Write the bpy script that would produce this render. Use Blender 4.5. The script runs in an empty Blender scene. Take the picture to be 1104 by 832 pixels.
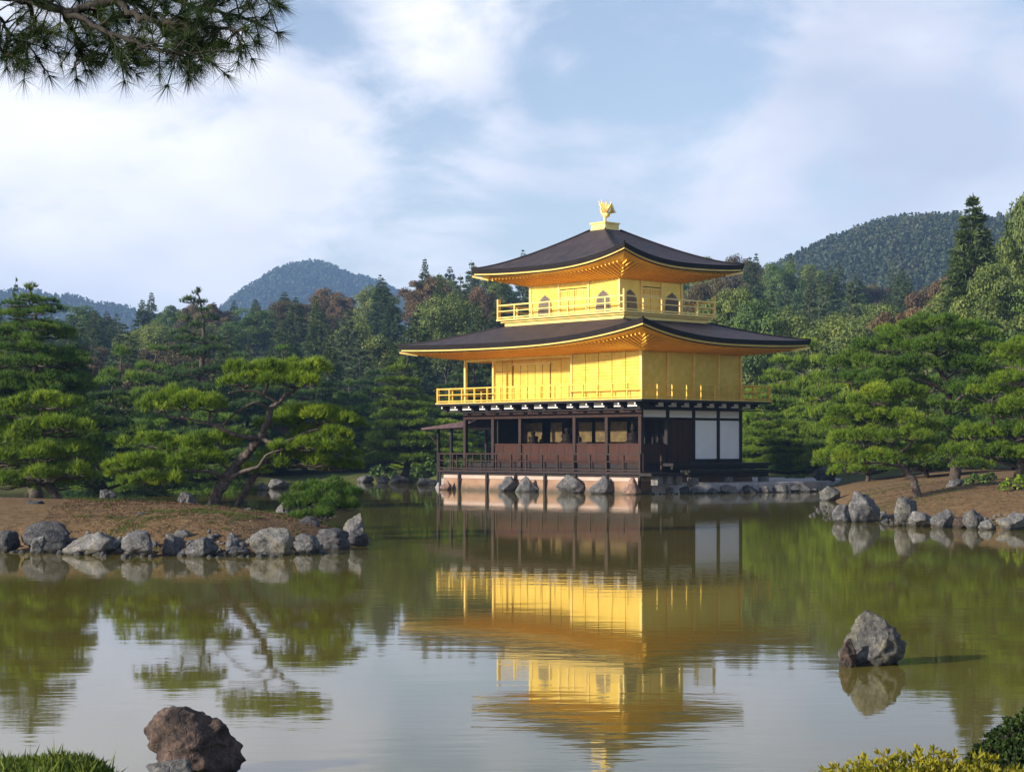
import bpy, math, random
import numpy as np
from mathutils import Vector, Matrix, noise

S = bpy.context.scene
COL = S.collection
R = math.radians
F = 1993.0          # focal length in photo pixels (1104 wide)
CH = 2.05           # eye height above the water
HZ = 482.0          # horizon row

# ------------------------------------------------------------------ camera
cam_d = bpy.data.cameras.new('camera'); cam = bpy.data.objects.new('camera', cam_d); COL.objects.link(cam)
cam_d.sensor_width = 36; cam_d.lens = 36 * F / 1104; cam_d.shift_y = (HZ - 416) / 1104
cam_d.clip_start = 0.1; cam_d.clip_end = 20000
cam.location = (0, 0, CH); cam.rotation_euler = (R(90), 0, 0)
S.camera = cam

# ------------------------------------------------------------------ light
SUN_EL, SUN_AZ = 19.0, (-0.885, -0.465)      # direction towards the sun (x, y)
SKY = 0.085
w = bpy.data.worlds.new('World'); S.world = w; w.use_nodes = True
nt = w.node_tree; nt.nodes.clear()
def N(tree, t, **kw):
    n = tree.nodes.new(t)
    for k, v in kw.items(): setattr(n, k, v)
    return n
def L(tree, a, b): tree.links.new(a, b)
out = N(nt, 'ShaderNodeOutputWorld'); bg = N(nt, 'ShaderNodeBackground'); bg.inputs[1].default_value = SKY
sky = N(nt, 'ShaderNodeTexSky'); sky.sky_type = 'NISHITA'; sky.sun_disc = False
sky.sun_elevation = R(SUN_EL); sky.sun_rotation = math.atan2(SUN_AZ[0], SUN_AZ[1])
sky.air_density = 1.0; sky.dust_density = 0.6; sky.ozone_density = 2.0
tc = N(nt, 'ShaderNodeTexCoord')
mp = N(nt, 'ShaderNodeMapping'); mp.inputs['Scale'].default_value = (7.0, 7.0, 15.0); mp.inputs['Location'].default_value = (0.9, 0.3, 0.35)
L(nt, tc.outputs['Generated'], mp.inputs[0])
cn = N(nt, 'ShaderNodeTexNoise'); cn.inputs['Scale'].default_value = 1.0; cn.inputs['Detail'].default_value = 7; cn.inputs['Roughness'].default_value = 0.60; cn.inputs['Distortion'].default_value = 0.35
L(nt, mp.outputs[0], cn.inputs['Vector'])
def math_node(op, a, b=None, clamp=False):
    n = N(nt, 'ShaderNodeMath', operation=op); n.use_clamp = clamp
    for i, v in enumerate((a, b)):
        if v is None: continue
        if isinstance(v, (int, float)): n.inputs[i].default_value = v
        else: L(nt, v, n.inputs[i])
    return n.outputs[0]
def skydir(px, py):
    return Vector(((px - 552) / F, 1, (HZ - py) / F)).normalized()
def blob(px, py, rad_deg, amp):
    d = skydir(px, py)
    vd = N(nt, 'ShaderNodeVectorMath', operation='DISTANCE'); vd.inputs[1].default_value = d
    nm = N(nt, 'ShaderNodeVectorMath', operation='NORMALIZE'); L(nt, tc.outputs['Generated'], nm.inputs[0]); L(nt, nm.outputs[0], vd.inputs[0])
    mr = N(nt, 'ShaderNodeMapRange', interpolation_type='SMOOTHERSTEP'); L(nt, vd.outputs['Value'], mr.inputs[0])
    mr.inputs[1].default_value = 0; mr.inputs[2].default_value = R(rad_deg); mr.inputs[3].default_value = amp; mr.inputs[4].default_value = 0
    return mr.outputs[0]
field = math_node('MULTIPLY_ADD', cn.outputs['Fac'], 1.45); nt.nodes[-1].inputs[2].default_value = -0.22
for b in [(470, 40, 3.4, 0.22), (40, 150, 9.0, 0.22), (300, 190, 6.5, 0.18), (520, 215, 3.0, 0.10), (690, 80, 4.8, -0.30), (800, 60, 2.6, -0.16), (570, 120, 2.2, -0.10), (780, 150, 3.0, -0.10), (330, 30, 2.0, -0.14), (1000, 120, 6.5, 0.28), (545, 128, 1.6, 0.12), (600, 60, 1.8, 0.08), (800, 230, 4.0, 0.12), (460, 320, 4.0, 0.10)]:
    field = math_node('ADD', field, blob(*b))
# unseen cover towards the zenith, thinned to cut the fill light
sxyz = N(nt, 'ShaderNodeSeparateXYZ'); L(nt, tc.outputs['Generated'], sxyz.inputs[0])
zr = N(nt, 'ShaderNodeMapRange', interpolation_type='SMOOTHSTEP'); L(nt, sxyz.outputs[2], zr.inputs[0]); zr.inputs[1].default_value = 0.30; zr.inputs[2].default_value = 0.75; zr.inputs[3].default_value = 0.0; zr.inputs[4].default_value = -0.30
field = math_node('ADD', field, zr.outputs[0])
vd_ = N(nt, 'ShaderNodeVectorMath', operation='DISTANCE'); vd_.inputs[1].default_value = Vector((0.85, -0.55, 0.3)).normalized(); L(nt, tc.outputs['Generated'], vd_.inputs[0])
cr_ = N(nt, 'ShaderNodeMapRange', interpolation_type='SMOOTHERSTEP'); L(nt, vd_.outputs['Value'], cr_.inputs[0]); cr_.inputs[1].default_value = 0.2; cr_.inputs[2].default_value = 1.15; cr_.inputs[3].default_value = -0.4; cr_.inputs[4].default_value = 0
field = math_node('ADD', field, cr_.outputs[0])     # unseen clearing behind the camera, added to darken the gold side face
ramp = N(nt, 'ShaderNodeMapRange', interpolation_type='SMOOTHSTEP'); L(nt, field, ramp.inputs[0])
ramp.inputs[1].default_value = 0.34; ramp.inputs[2].default_value = 0.70; ramp.inputs[3].default_value = 0.10; ramp.inputs[4].default_value = 0.97
# cloud brightness varies slowly
mp2 = N(nt, 'ShaderNodeMapping'); mp2.inputs['Scale'].default_value = (4.5, 4.5, 10.0); mp2.inputs['Location'].default_value = (3.1, 0.2, 1.7)
L(nt, tc.outputs['Generated'], mp2.inputs[0])
cn2 = N(nt, 'ShaderNodeTexNoise'); cn2.inputs['Detail'].default_value = 4; cn2.inputs['Scale'].default_value = 1.3; L(nt, mp2.outputs[0], cn2.inputs['Vector'])
f2 = cn2.outputs['Fac']
for b in [(470, 25, 3.6, 0.3), (100, 140, 8.0, 0.22), (960, 140, 7.5, -0.20), (330, 200, 6, 0.12)]:
    f2 = math_node('ADD', f2, blob(*b))
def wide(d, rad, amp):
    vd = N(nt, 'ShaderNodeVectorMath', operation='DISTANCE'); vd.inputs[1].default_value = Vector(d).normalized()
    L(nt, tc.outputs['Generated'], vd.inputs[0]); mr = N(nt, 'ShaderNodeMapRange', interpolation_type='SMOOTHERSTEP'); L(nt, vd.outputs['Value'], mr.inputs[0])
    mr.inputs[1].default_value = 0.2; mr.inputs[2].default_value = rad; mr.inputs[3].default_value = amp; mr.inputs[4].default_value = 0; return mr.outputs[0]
f2 = math_node('ADD', f2, wide((0.85, -0.55, 0.3), 1.25, -0.7))  # unseen clouds on that side dimmed too, to shade the gold side wall
cm = N(nt, 'ShaderNodeMix', data_type='RGBA'); cm.clamp_factor = True
r2 = N(nt, 'ShaderNodeMapRange'); L(nt, f2, r2.inputs[0]); r2.inputs[1].default_value = 0.25; r2.inputs[2].default_value = 0.85
L(nt, r2.outputs[0], cm.inputs[0])
k = 1 / SKY
cm.inputs[6].default_value = (0.33 * k, 0.36 * k, 0.44 * k, 1)
cm.inputs[7].default_value = (0.70 * k, 0.68 * k, 0.71 * k, 1)
hs = N(nt, 'ShaderNodeMix', data_type='RGBA', blend_type='MULTIPLY'); hs.inputs[0].default_value = 1; hs.inputs[7].default_value = (1.20, 1.03, 1.01, 1)
L(nt, sky.outputs[0], hs.inputs[6])
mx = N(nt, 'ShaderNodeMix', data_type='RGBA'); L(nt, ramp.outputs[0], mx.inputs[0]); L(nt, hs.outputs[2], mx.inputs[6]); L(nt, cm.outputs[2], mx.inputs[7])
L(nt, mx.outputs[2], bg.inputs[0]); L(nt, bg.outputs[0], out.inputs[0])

sl = bpy.data.lights.new('sun', 'SUN'); sl.energy = 4.6; sl.angle = R(3.0); sl.color = (1.0, 0.905, 0.78)
sun = bpy.data.objects.new('sun', sl); COL.objects.link(sun)
sd = Vector((SUN_AZ[0], SUN_AZ[1], 0)).normalized() * math.cos(R(SUN_EL)) + Vector((0, 0, math.sin(R(SUN_EL))))
sun.rotation_euler = sd.to_track_quat('Z', 'Y').to_euler(); sun.location = (-30, -20, 40)

S.view_settings.view_transform = 'Standard'; S.view_settings.look = 'None'; S.view_settings.gamma = 1
S.view_settings.exposure = 1.0
cy = S.cycles
cy.use_denoising = True
cy.max_bounces = 8; cy.diffuse_bounces = 4; cy.glossy_bounces = 5; cy.transmission_bounces = 4; cy.transparent_max_bounces = 6; cy.volume_bounces = 0
cy.sample_clamp_indirect = 8

# ------------------------------------------------------------------ helpers
def W(px, py, Y): return Vector(((px - 552) / F * Y, Y, CH - (py - HZ) / F * Y))
def Wx(px, Y): return (px - 552) / F * Y
def depth(py): return CH * F / (py - HZ)

def props(o, label=None, cat=None, group=None, kind=None):
    if label: o['label'] = label
    if cat: o['category'] = cat
    if group: o['group'] = group
    if kind: o['kind'] = kind
    return o
def link(name, data, mats=None, parent=None):
    o = bpy.data.objects.new(name, data); COL.objects.link(o)
    if mats is not None:
        for m in (mats if isinstance(mats, (list, tuple)) else [mats]): data.materials.append(m)
    if parent: o.parent = parent
    return o
def empty(name, loc, rz=0, label=None, cat=None, group=None):
    o = link(name, None); o.location = loc; o.rotation_euler = (0, 0, rz); o.empty_display_size = 0.3
    return props(o, label, cat, group)

class MB:
    def __init__(s): s.v = []; s.f = []; s.m = []; s.mi = 0
    def face(s, ids): s.f.append(ids); s.m.append(s.mi)
    def poly(s, pts):
        n = len(s.v); s.v += [tuple(p) for p in pts]; s.face(list(range(n, n + len(pts))))
    def hexa(s, p):   # 8 pts: bottom ring then top ring
        n = len(s.v); s.v += [tuple(q) for q in p]
        for f in ((3, 2, 1, 0), (4, 5, 6, 7), (0, 1, 5, 4), (1, 2, 6, 5), (2, 3, 7, 6), (3, 0, 4, 7)): s.face([n + i for i in f])
    def box(s, x0, x1, y0, y1, z0, z1):
        s.hexa([(x0, y0, z0), (x1, y0, z0), (x1, y1, z0), (x0, y1, z0), (x0, y0, z1), (x1, y0, z1), (x1, y1, z1), (x0, y1, z1)])
    def tube(s, pts, rad, sides=8, cap=True):
        pts = [Vector(p) for p in pts]; n0 = len(s.v); k = len(pts)
        if not isinstance(rad, (list, tuple)): rad = [rad] * k
        t0 = (pts[1] - pts[0]).normalized(); a = t0.orthogonal().normalized()
        for i, p in enumerate(pts):
            t = (pts[min(i + 1, k - 1)] - pts[max(i - 1, 0)]).normalized()
            a = (a - t * a.dot(t)).normalized(); b = t.cross(a)
            for j in range(sides):
                th = 2 * math.pi * j / sides
                s.v.append(tuple(p + (a * math.cos(th) + b * math.sin(th)) * rad[i]))
        for i in range(k - 1):
            for j in range(sides):
                j2 = (j + 1) % sides
                s.face([n0 + i * sides + j, n0 + i * sides + j2, n0 + (i + 1) * sides + j2, n0 + (i + 1) * sides + j])
        if cap:
            s.face([n0 + j for j in reversed(range(sides))]); s.face([n0 + (k - 1) * sides + j for j in range(sides)])
    def grid(s, rows):
        n0 = len(s.v); h = len(rows); wd = len(rows[0])
        for r in rows: s.v += [tuple(p) for p in r]
        for i in range(h - 1):
            for j in range(wd - 1):
                s.face([n0 + i * wd + j, n0 + i * wd + j + 1, n0 + (i + 1) * wd + j + 1, n0 + (i + 1) * wd + j])
    def prism(s, outline, axis_fn, d0, d1):   # outline 2d list, axis_fn(a,b,d)->xyz
        n = len(s.v); k = len(outline)
        s.v += [tuple(axis_fn(a, b, d0)) for a, b in outline] + [tuple(axis_fn(a, b, d1)) for a, b in outline]
        s.face(list(range(n, n + k))); s.face(list(reversed(range(n + k, n + 2 * k))))
        for i in range(k):
            j = (i + 1) % k; s.face([n + i, n + k + i, n + k + j, n + j])
    def build(s, name, mats, parent=None, smooth=False):
        me = bpy.data.meshes.new(name); me.from_pydata(s.v, [], s.f)
        o = link(name, me, mats, parent)
        if any(s.m): me.polygons.foreach_set('material_index', s.m)
        if smooth: me.polygons.foreach_set('use_smooth', [True] * len(me.polygons))
        me.update(); return o

def smooth_path(pts, n=6):
    pts = [Vector(p) for p in pts]; P = [pts[0] * 2 - pts[1]] + pts + [pts[-1] * 2 - pts[-2]]; res = []
    for i in range(1, len(P) - 2):
        for k in range(n):
            t = k / n; a, b, c, d = P[i - 1], P[i], P[i + 1], P[i + 2]
            res.append(0.5 * ((2 * b) + (c - a) * t + (2 * a - 5 * b + 4 * c - d) * t * t + (3 * b - a - 3 * c + d) * t ** 3))
    res.append(pts[-1]); return res
def limb(mb, pts, r0, r1, n=6, sides=8, wob=0.0, rng=None):
    q = smooth_path(pts, n)
    if wob and rng:
        for i in range(1, len(q) - 1): q[i] = q[i] + Vector([rng.gauss(0, wob) for _ in range(3)])
    k = len(q); mb.tube(q, [r0 + (r1 - r0) * (i / (k - 1)) ** 0.8 for i in range(k)], sides); return q

# ------------------------------------------------------------------ materials
def new_mat(name):
    m = bpy.data.materials.new(name); m.use_nodes = True; t = m.node_tree
    return m, t, t.nodes['Principled BSDF']
def ramp_node(t, fac, stops):
    r = N(t, 'ShaderNodeValToRGB'); L(t, fac, r.inputs[0]); e = r.color_ramp.elements
    while len(e) < len(stops): e.new(0.5)
    for i, (p, c) in enumerate(stops): e[i].position = p; e[i].color = (*c, 1)
    return r.outputs[0]
def noise_node(t, scale, detail=4, rough=0.55, coord='Object', stretch=None, dist=0):
    c = N(t, 'ShaderNodeTexCoord'); n = N(t, 'ShaderNodeTexNoise')
    n.inputs['Scale'].default_value = scale; n.inputs['Detail'].default_value = detail; n.inputs['Roughness'].default_value = rough; n.inputs['Distortion'].default_value = dist
    if stretch:
        m = N(t, 'ShaderNodeMapping'); m.inputs['Scale'].default_value = stretch; L(t, c.outputs[coord], m.inputs[0]); L(t, m.outputs[0], n.inputs['Vector'])
    else: L(t, c.outputs[coord], n.inputs['Vector'])
    return n.outputs['Fac']
def bump(t, p, h, strength, dist):
    b = N(t, 'ShaderNodeBump'); b.inputs['Strength'].default_value = strength; b.inputs['Distance'].default_value = dist
    L(t, h, b.inputs['Height']); L(t, b.outputs[0], p.inputs['Normal']); return b
def surf(name, c1, c2, rough=0.7, metal=0.0, scale=3.0, stretch=None, bs=0.3, bd=0.02, bscale=None, spec=0.5, lo=0.3, hi=0.7, detail=5):
    m, t, p = new_mat(name)
    L(t, ramp_node(t, noise_node(t, scale, detail, stretch=stretch), [(lo, c1), (hi, c2)]), p.inputs['Base Color'])
    p.inputs['Roughness'].default_value = rough; p.inputs['Metallic'].default_value = metal; p.inputs['Specular IOR Level'].default_value = spec
    if bs: bump(t, p, noise_node(t, bscale or scale * 4, 5, stretch=stretch), bs, bd)
    return m
def foliage(name, c1, c2, c3=None, trans=0.35, nscale=1.2, rough=0.55):
    m, t, p = new_mat(name)
    a = N(t, 'ShaderNodeAttribute'); a.attribute_name = 'tint'
    oi = N(t, 'ShaderNodeObjectInfo')
    mx = N(t, 'ShaderNodeMath', operation='MULTIPLY_ADD'); L(t, oi.outputs['Random'], mx.inputs[0]); mx.inputs[1].default_value = 0.22; L(t, a.outputs['Fac'], mx.inputs[2])
    sb = N(t, 'ShaderNodeMath', operation='SUBTRACT'); L(t, mx.outputs[0], sb.inputs[0]); sb.inputs[1].default_value = 0.11
    stops = [(0.1, c1), (0.85, c2)] if c3 is None else [(0.08, c1), (0.55, c2), (0.95, c3)]
    col = ramp_node(t, sb.outputs[0], stops)
    L(t, col, p.inputs['Base Color']); p.inputs['Roughness'].default_value = rough; p.inputs['Specular IOR Level'].default_value = 0.25
    tr = N(t, 'ShaderNodeBsdfTranslucent'); L(t, col, tr.inputs[0])
    ms = N(t, 'ShaderNodeMixShader'); ms.inputs[0].default_value = trans
    o = t.nodes['Material Output']; L(t, p.outputs[0], ms.inputs[1]); L(t, tr.outputs[0], ms.inputs[2]); L(t, ms.outputs[0], o.inputs[0])
    return m
M = {}
M['pine_bright'] = foliage('pine_needles_bright', (0.05, 0.11, 0.011), (0.17, 0.265, 0.018), (0.34, 0.41, 0.030))
M['pine'] = foliage('pine_needles', (0.033, 0.088, 0.013), (0.105, 0.19, 0.021), (0.215, 0.30, 0.03))
M['pine_dark'] = foliage('pine_needles_dark', (0.022, 0.056, 0.018), (0.052, 0.105, 0.026), (0.105, 0.17, 0.035))
M['fir'] = foliage('fir_needles', (0.03, 0.06, 0.02), (0.075, 0.115, 0.034), (0.135, 0.18, 0.05))
M['fir_blue'] = foliage('fir_needles_grey', (0.045, 0.075, 0.04), (0.09, 0.13, 0.06), (0.15, 0.19, 0.085))
M['leaf_olive'] = foliage('leaf_olive', (0.0773, 0.1159, 0.0290), (0.1642, 0.2125, 0.0483), (0.2705, 0.2898, 0.0676))
M['leaf_green'] = foliage('leaf_green', (0.045, 0.09, 0.022), (0.095, 0.16, 0.035), (0.16, 0.235, 0.055))
M['leaf_rust'] = foliage('leaf_rust', (0.085, 0.058, 0.026), (0.165, 0.112, 0.048), (0.25, 0.17, 0.07))
M['leaf_brown'] = foliage('leaf_brown', (0.0630, 0.0532, 0.0252), (0.1190, 0.0952, 0.0378), (0.1890, 0.1400, 0.0504))
M['shrub_gold'] = foliage('shrub_gold', (0.08, 0.11, 0.010), (0.22, 0.22, 0.016), (0.38, 0.32, 0.025), trans=0.4)
M['shrub_dark'] = foliage('shrub_dark', (0.012, 0.03, 0.01), (0.03, 0.06, 0.015), (0.06, 0.10, 0.02))
M['grass'] = foliage('grass_blades', (0.0310, 0.0620, 0.0077), (0.0852, 0.1317, 0.0155), (0.1550, 0.1860, 0.0232))
M['needle_near'] = foliage('needles_near', (0.014, 0.032, 0.012), (0.045, 0.075, 0.02), (0.16, 0.19, 0.025), trans=0.4)
M['far_tree'] = foliage('far_forest', (0.014, 0.032, 0.014), (0.031, 0.050, 0.020), (0.063, 0.063, 0.023), trans=0.2)

def bark(name, c1, c2):
    m, t, p = new_mat(name)
    n = noise_node(t, 14, 6, 0.6, stretch=(1, 1, 0.35), dist=0.6)
    L(t, ramp_node(t, n, [(0.3, c1), (0.7, c2)]), p.inputs['Base Color']); p.inputs['Roughness'].default_value = 0.9
    bump(t, p, n, 0.9, 0.03); return m
M['bark'] = bark('pine_bark', (0.0252, 0.0202, 0.0173), (0.1368, 0.1080, 0.0900))
M['bark_branch'] = bark('branch_bark', (0.012, 0.010, 0.008), (0.04, 0.032, 0.024))
M['bark_dark'] = bark('dark_bark', (0.02, 0.016, 0.013), (0.085, 0.066, 0.05))

def rock_mat(name, dark, mid, light, lichen=None, crack=1.0):
    m, t, p = new_mat(name)
    n1 = noise_node(t, 3.5, 8, 0.65, dist=0.4); n2 = noise_node(t, 18, 6, 0.7)
    a = N(t, 'ShaderNodeMath', operation='MULTIPLY_ADD'); L(t, n2, a.inputs[0]); a.inputs[1].default_value = 0.55
    s2 = N(t, 'ShaderNodeMath', operation='MULTIPLY'); L(t, n1, s2.inputs[0]); s2.inputs[1].default_value = 0.5; L(t, s2.outputs[0], a.inputs[2])
    col = ramp_node(t, a.outputs[0], [(0.40, dark), (0.52, mid), (0.645, light)])
    if lichen:
        mxx = N(t, 'ShaderNodeMix', data_type='RGBA'); n3 = noise_node(t, 5, 6, 0.7)
        mr = N(t, 'ShaderNodeMapRange'); L(t, n3, mr.inputs[0]); mr.inputs[1].default_value = 0.52; mr.inputs[2].default_value = 0.64; mr.inputs[4].default_value = 0.75
        L(t, mr.outputs[0], mxx.inputs[0]); L(t, col, mxx.inputs[6]); mxx.inputs[7].default_value = (*lichen, 1); col = mxx.outputs[2]
    gp = N(t, 'ShaderNodeNewGeometry'); sz_ = N(t, 'ShaderNodeSeparateXYZ'); L(t, gp.outputs['Position'], sz_.inputs[0])
    wz = N(t, 'ShaderNodeMath', operation='MULTIPLY_ADD'); L(t, n1, wz.inputs[0]); wz.inputs[1].default_value = -0.10; L(t, sz_.outputs[2], wz.inputs[2])
    wr = N(t, 'ShaderNodeMapRange'); L(t, wz.outputs[0], wr.inputs[0]); wr.inputs[1].default_value = -0.01; wr.inputs[2].default_value = 0.035; wr.inputs[3].default_value = 0.32; wr.inputs[4].default_value = 1
    wm = N(t, 'ShaderNodeMix', data_type='RGBA'); L(t, wr.outputs[0], wm.inputs[0]); wm.inputs[6].default_value = (0.022, 0.021, 0.016, 1); L(t, col, wm.inputs[7]); col = wm.outputs[2]
    L(t, col, p.inputs['Base Color']); p.inputs['Roughness'].default_value = 0.85
    v = N(t, 'ShaderNodeTexVoronoi', feature='DISTANCE_TO_EDGE'); v.inputs['Scale'].default_value = 4; c = N(t, 'ShaderNodeTexCoord')
    dn = N(t, 'ShaderNodeTexNoise'); dn.inputs['Scale'].default_value = 3; L(t, c.outputs['Object'], dn.inputs['Vector'])
    ad = N(t, 'ShaderNodeVectorMath', operation='ADD'); L(t, c.outputs['Object'], ad.inputs[0]); L(t, dn.outputs['Color'], ad.inputs[1]); L(t, ad.outputs[0], v.inputs['Vector'])
    mr2 = N(t, 'ShaderNodeMapRange'); L(t, v.outputs['Distance'], mr2.inputs[0]); mr2.inputs[2].default_value = 0.06
    h = N(t, 'ShaderNodeMath', operation='MULTIPLY_ADD'); L(t, mr2.outputs[0], h.inputs[0]); h.inputs[1].default_value = 0.10 * crack; L(t, a.outputs[0], h.inputs[2])
    bump(t, p, h.outputs[0], 1.0, 0.09); return m
M['rock'] = rock_mat('grey_rock', (0.0360, 0.0360, 0.0368), (0.1024, 0.1024, 0.1048), (0.2160, 0.2160, 0.2096))
M['rock_pale'] = rock_mat('pale_rock', (0.0576, 0.0576, 0.0576), (0.1496, 0.1472, 0.1440), (0.2768, 0.2704, 0.2536), (0.2072, 0.1904, 0.1152))
M['rock_dark'] = rock_mat('dark_rock', (0.0176, 0.0184, 0.0208), (0.0544, 0.0552, 0.0600), (0.1200, 0.1200, 0.1200))
M['rock_lichen'] = rock_mat('lichen_rock', (0.0323, 0.0323, 0.0323), (0.0833, 0.0833, 0.0799), (0.2040, 0.1972, 0.1726), (0.1658, 0.1598, 0.1088))
M['rock_brown'] = rock_mat('brown_rock', (0.016, 0.013, 0.012), (0.072, 0.047, 0.036), (0.17, 0.115, 0.088))
M['rock_red'] = rock_mat('reddish_rock', (0.10, 0.06, 0.05), (0.25, 0.15, 0.11), (0.40, 0.28, 0.22))

# gold leaf
def gold_mat(name, c1, c2, rough, metal, slats=None):
    m, t, p = new_mat(name)
    cq = N(t, 'ShaderNodeTexCoord'); vm = N(t, 'ShaderNodeVectorMath', operation='SCALE'); vm.inputs[3].default_value = 4.2; L(t, cq.outputs['Object'], vm.inputs[0])
    fl = N(t, 'ShaderNodeVectorMath', operation='FLOOR'); L(t, vm.outputs[0], fl.inputs[0]); wn = N(t, 'ShaderNodeTexWhiteNoise'); L(t, fl.outputs[0], wn.inputs['Vector'])
    am = N(t, 'ShaderNodeMath', operation='MULTIPLY_ADD'); L(t, wn.outputs['Value'], am.inputs[0]); am.inputs[1].default_value = 0.22; L(t, noise_node(t, 2.2, 6, 0.6), am.inputs[2])
    L(t, ramp_node(t, am.outputs[0], [(0.38, c1), (0.82, c2)]), p.inputs['Base Color'])
    r = N(t, 'ShaderNodeMapRange'); L(t, noise_node(t, 6, 5), r.inputs[0]); r.inputs[3].default_value = rough - 0.08; r.inputs[4].default_value = rough + 0.10; L(t, r.outputs[0], p.inputs['Roughness'])
    p.inputs['Metallic'].default_value = metal
    h = noise_node(t, 9, 5)
    if slats:
        c = N(t, 'ShaderNodeTexCoord'); sx = N(t, 'ShaderNodeSeparateXYZ'); L(t, c.outputs['Object'], sx.inputs[0])
        mm = N(t, 'ShaderNodeMath', operation='MULTIPLY'); L(t, sx.outputs[2], mm.inputs[0]); mm.inputs[1].default_value = slats
        fr = N(t, 'ShaderNodeMath', operation='FRACT'); L(t, mm.outputs[0], fr.inputs[0])
        pw = N(t, 'ShaderNodeMath', operation='POWER'); L(t, fr.outputs[0], pw.inputs[0]); pw.inputs[1].default_value = 3
        bump(t, p, pw.outputs[0], 0.55, 0.02)
    else: bump(t, p, h, 0.08, 0.02)
    return m
GC1, GC2 = (0.66, 0.45, 0.062), (0.80, 0.575, 0.115)
M['gold'] = gold_mat('gold_leaf', GC1, GC2, 0.36, 0.5)
M['gold_slat'] = gold_mat('gold_leaf_shutter', GC1, GC2, 0.38, 0.35, slats=7.0)
M['gold_trim'] = gold_mat('gold_trim', (0.74, 0.53, 0.14), (0.86, 0.65, 0.22), 0.38, 0.3)
M['gold_soffit'] = gold_mat('gold_soffit', (0.80, 0.45, 0.035), (0.88, 0.53, 0.06), 0.42, 0.5)
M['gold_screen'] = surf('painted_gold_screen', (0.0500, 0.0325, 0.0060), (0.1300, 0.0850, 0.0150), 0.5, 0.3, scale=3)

def shingle():
    m, t, p = new_mat('bark_shingle')
    n = noise_node(t, 2.0, 7, 0.65); n2 = noise_node(t, 22, 4, 0.6)
    L(t, ramp_node(t, n, [(0.3, (0.013, 0.009, 0.011)), (0.7, (0.052, 0.036, 0.039))]), p.inputs['Base Color'])
    p.inputs['Roughness'].default_value = 0.62
    c = N(t, 'ShaderNodeTexCoord'); sx = N(t, 'ShaderNodeSeparateXYZ'); L(t, c.outputs['Object'], sx.inputs[0])
    mm = N(t, 'ShaderNodeMath', operation='MULTIPLY'); L(t, sx.outputs[2], mm.inputs[0]); mm.inputs[1].default_value = 16
    fr = N(t, 'ShaderNodeMath', operation='FRACT'); L(t, mm.outputs[0], fr.inputs[0])
    a = N(t, 'ShaderNodeMath', operation='MULTIPLY_ADD'); L(t, fr.outputs[0], a.inputs[0]); a.inputs[1].default_value = 0.35; L(t, n2, a.inputs[2])
    bump(t, p, a.outputs[0], 0.9, 0.045); return m
M['shingle'] = shingle()
M['eave_black'] = surf('eave_edge_dark', (0.006, 0.005, 0.005), (0.015, 0.011, 0.011), 0.6, scale=4, spec=0.2)
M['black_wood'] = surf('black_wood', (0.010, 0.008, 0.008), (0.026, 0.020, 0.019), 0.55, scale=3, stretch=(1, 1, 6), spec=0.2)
M['brown_wood'] = surf('brown_wood', (0.0171, 0.0078, 0.0054), (0.0416, 0.0176, 0.0108), 0.6, scale=5, stretch=(5, 5, 0.6), spec=0.2)
M['red_wood'] = surf('red_brown_boards', (0.0217, 0.0078, 0.0048), (0.0651, 0.0209, 0.0113), 0.5, scale=4, stretch=(6, 6, 0.4), spec=0.2)
M['deck_wood'] = surf('deck_wood', (0.0152, 0.0095, 0.0095), (0.0391, 0.0252, 0.0243), 0.55, scale=4, stretch=(6, 1, 6), spec=0.2)
M['post_wood'] = surf('post_wood', (0.0173, 0.0100, 0.0077), (0.0442, 0.0254, 0.0192), 0.6, scale=4, stretch=(6, 6, 0.5), spec=0.2)
M['white'] = surf('white_paper', (0.82, 0.83, 0.85), (0.90, 0.90, 0.91), 0.8, scale=1.5, bs=0.05)
M['plaster'] = surf('grey_plaster', (0.5880, 0.5740, 0.5600), (0.8120, 0.7980, 0.7700), 0.85, scale=3, bs=0.1)
M['white_cap'] = surf('white_paint', (0.70, 0.70, 0.68), (0.82, 0.82, 0.80), 0.7, scale=5, bs=0.05)
M['plinth'] = surf('earthen_plinth', (0.1996, 0.1140, 0.0665), (0.2851, 0.1806, 0.1188), 0.9, scale=1.2, bs=0.4, bd=0.03)
M['coping'] = surf('coping_plaster', (0.3520, 0.2640, 0.2160), (0.4480, 0.3440, 0.2880), 0.9, scale=1.5, bs=0.3)
M['lattice'] = surf('window_lattice', (0.16, 0.13, 0.09), (0.27, 0.22, 0.14), 0.6, scale=4)
M['pane'] = surf('window_dark', (0.07, 0.06, 0.06), (0.11, 0.10, 0.095), 0.35, scale=2, bs=0)
M['annex'] = surf('annex_shingle', (0.07, 0.04, 0.04), (0.14, 0.085, 0.085), 0.6, scale=4, spec=0.2)
M['statue'] = surf('dark_lacquer', (0.006, 0.005, 0.004), (0.016, 0.011, 0.009), 0.6, scale=6, spec=0.1)
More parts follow.
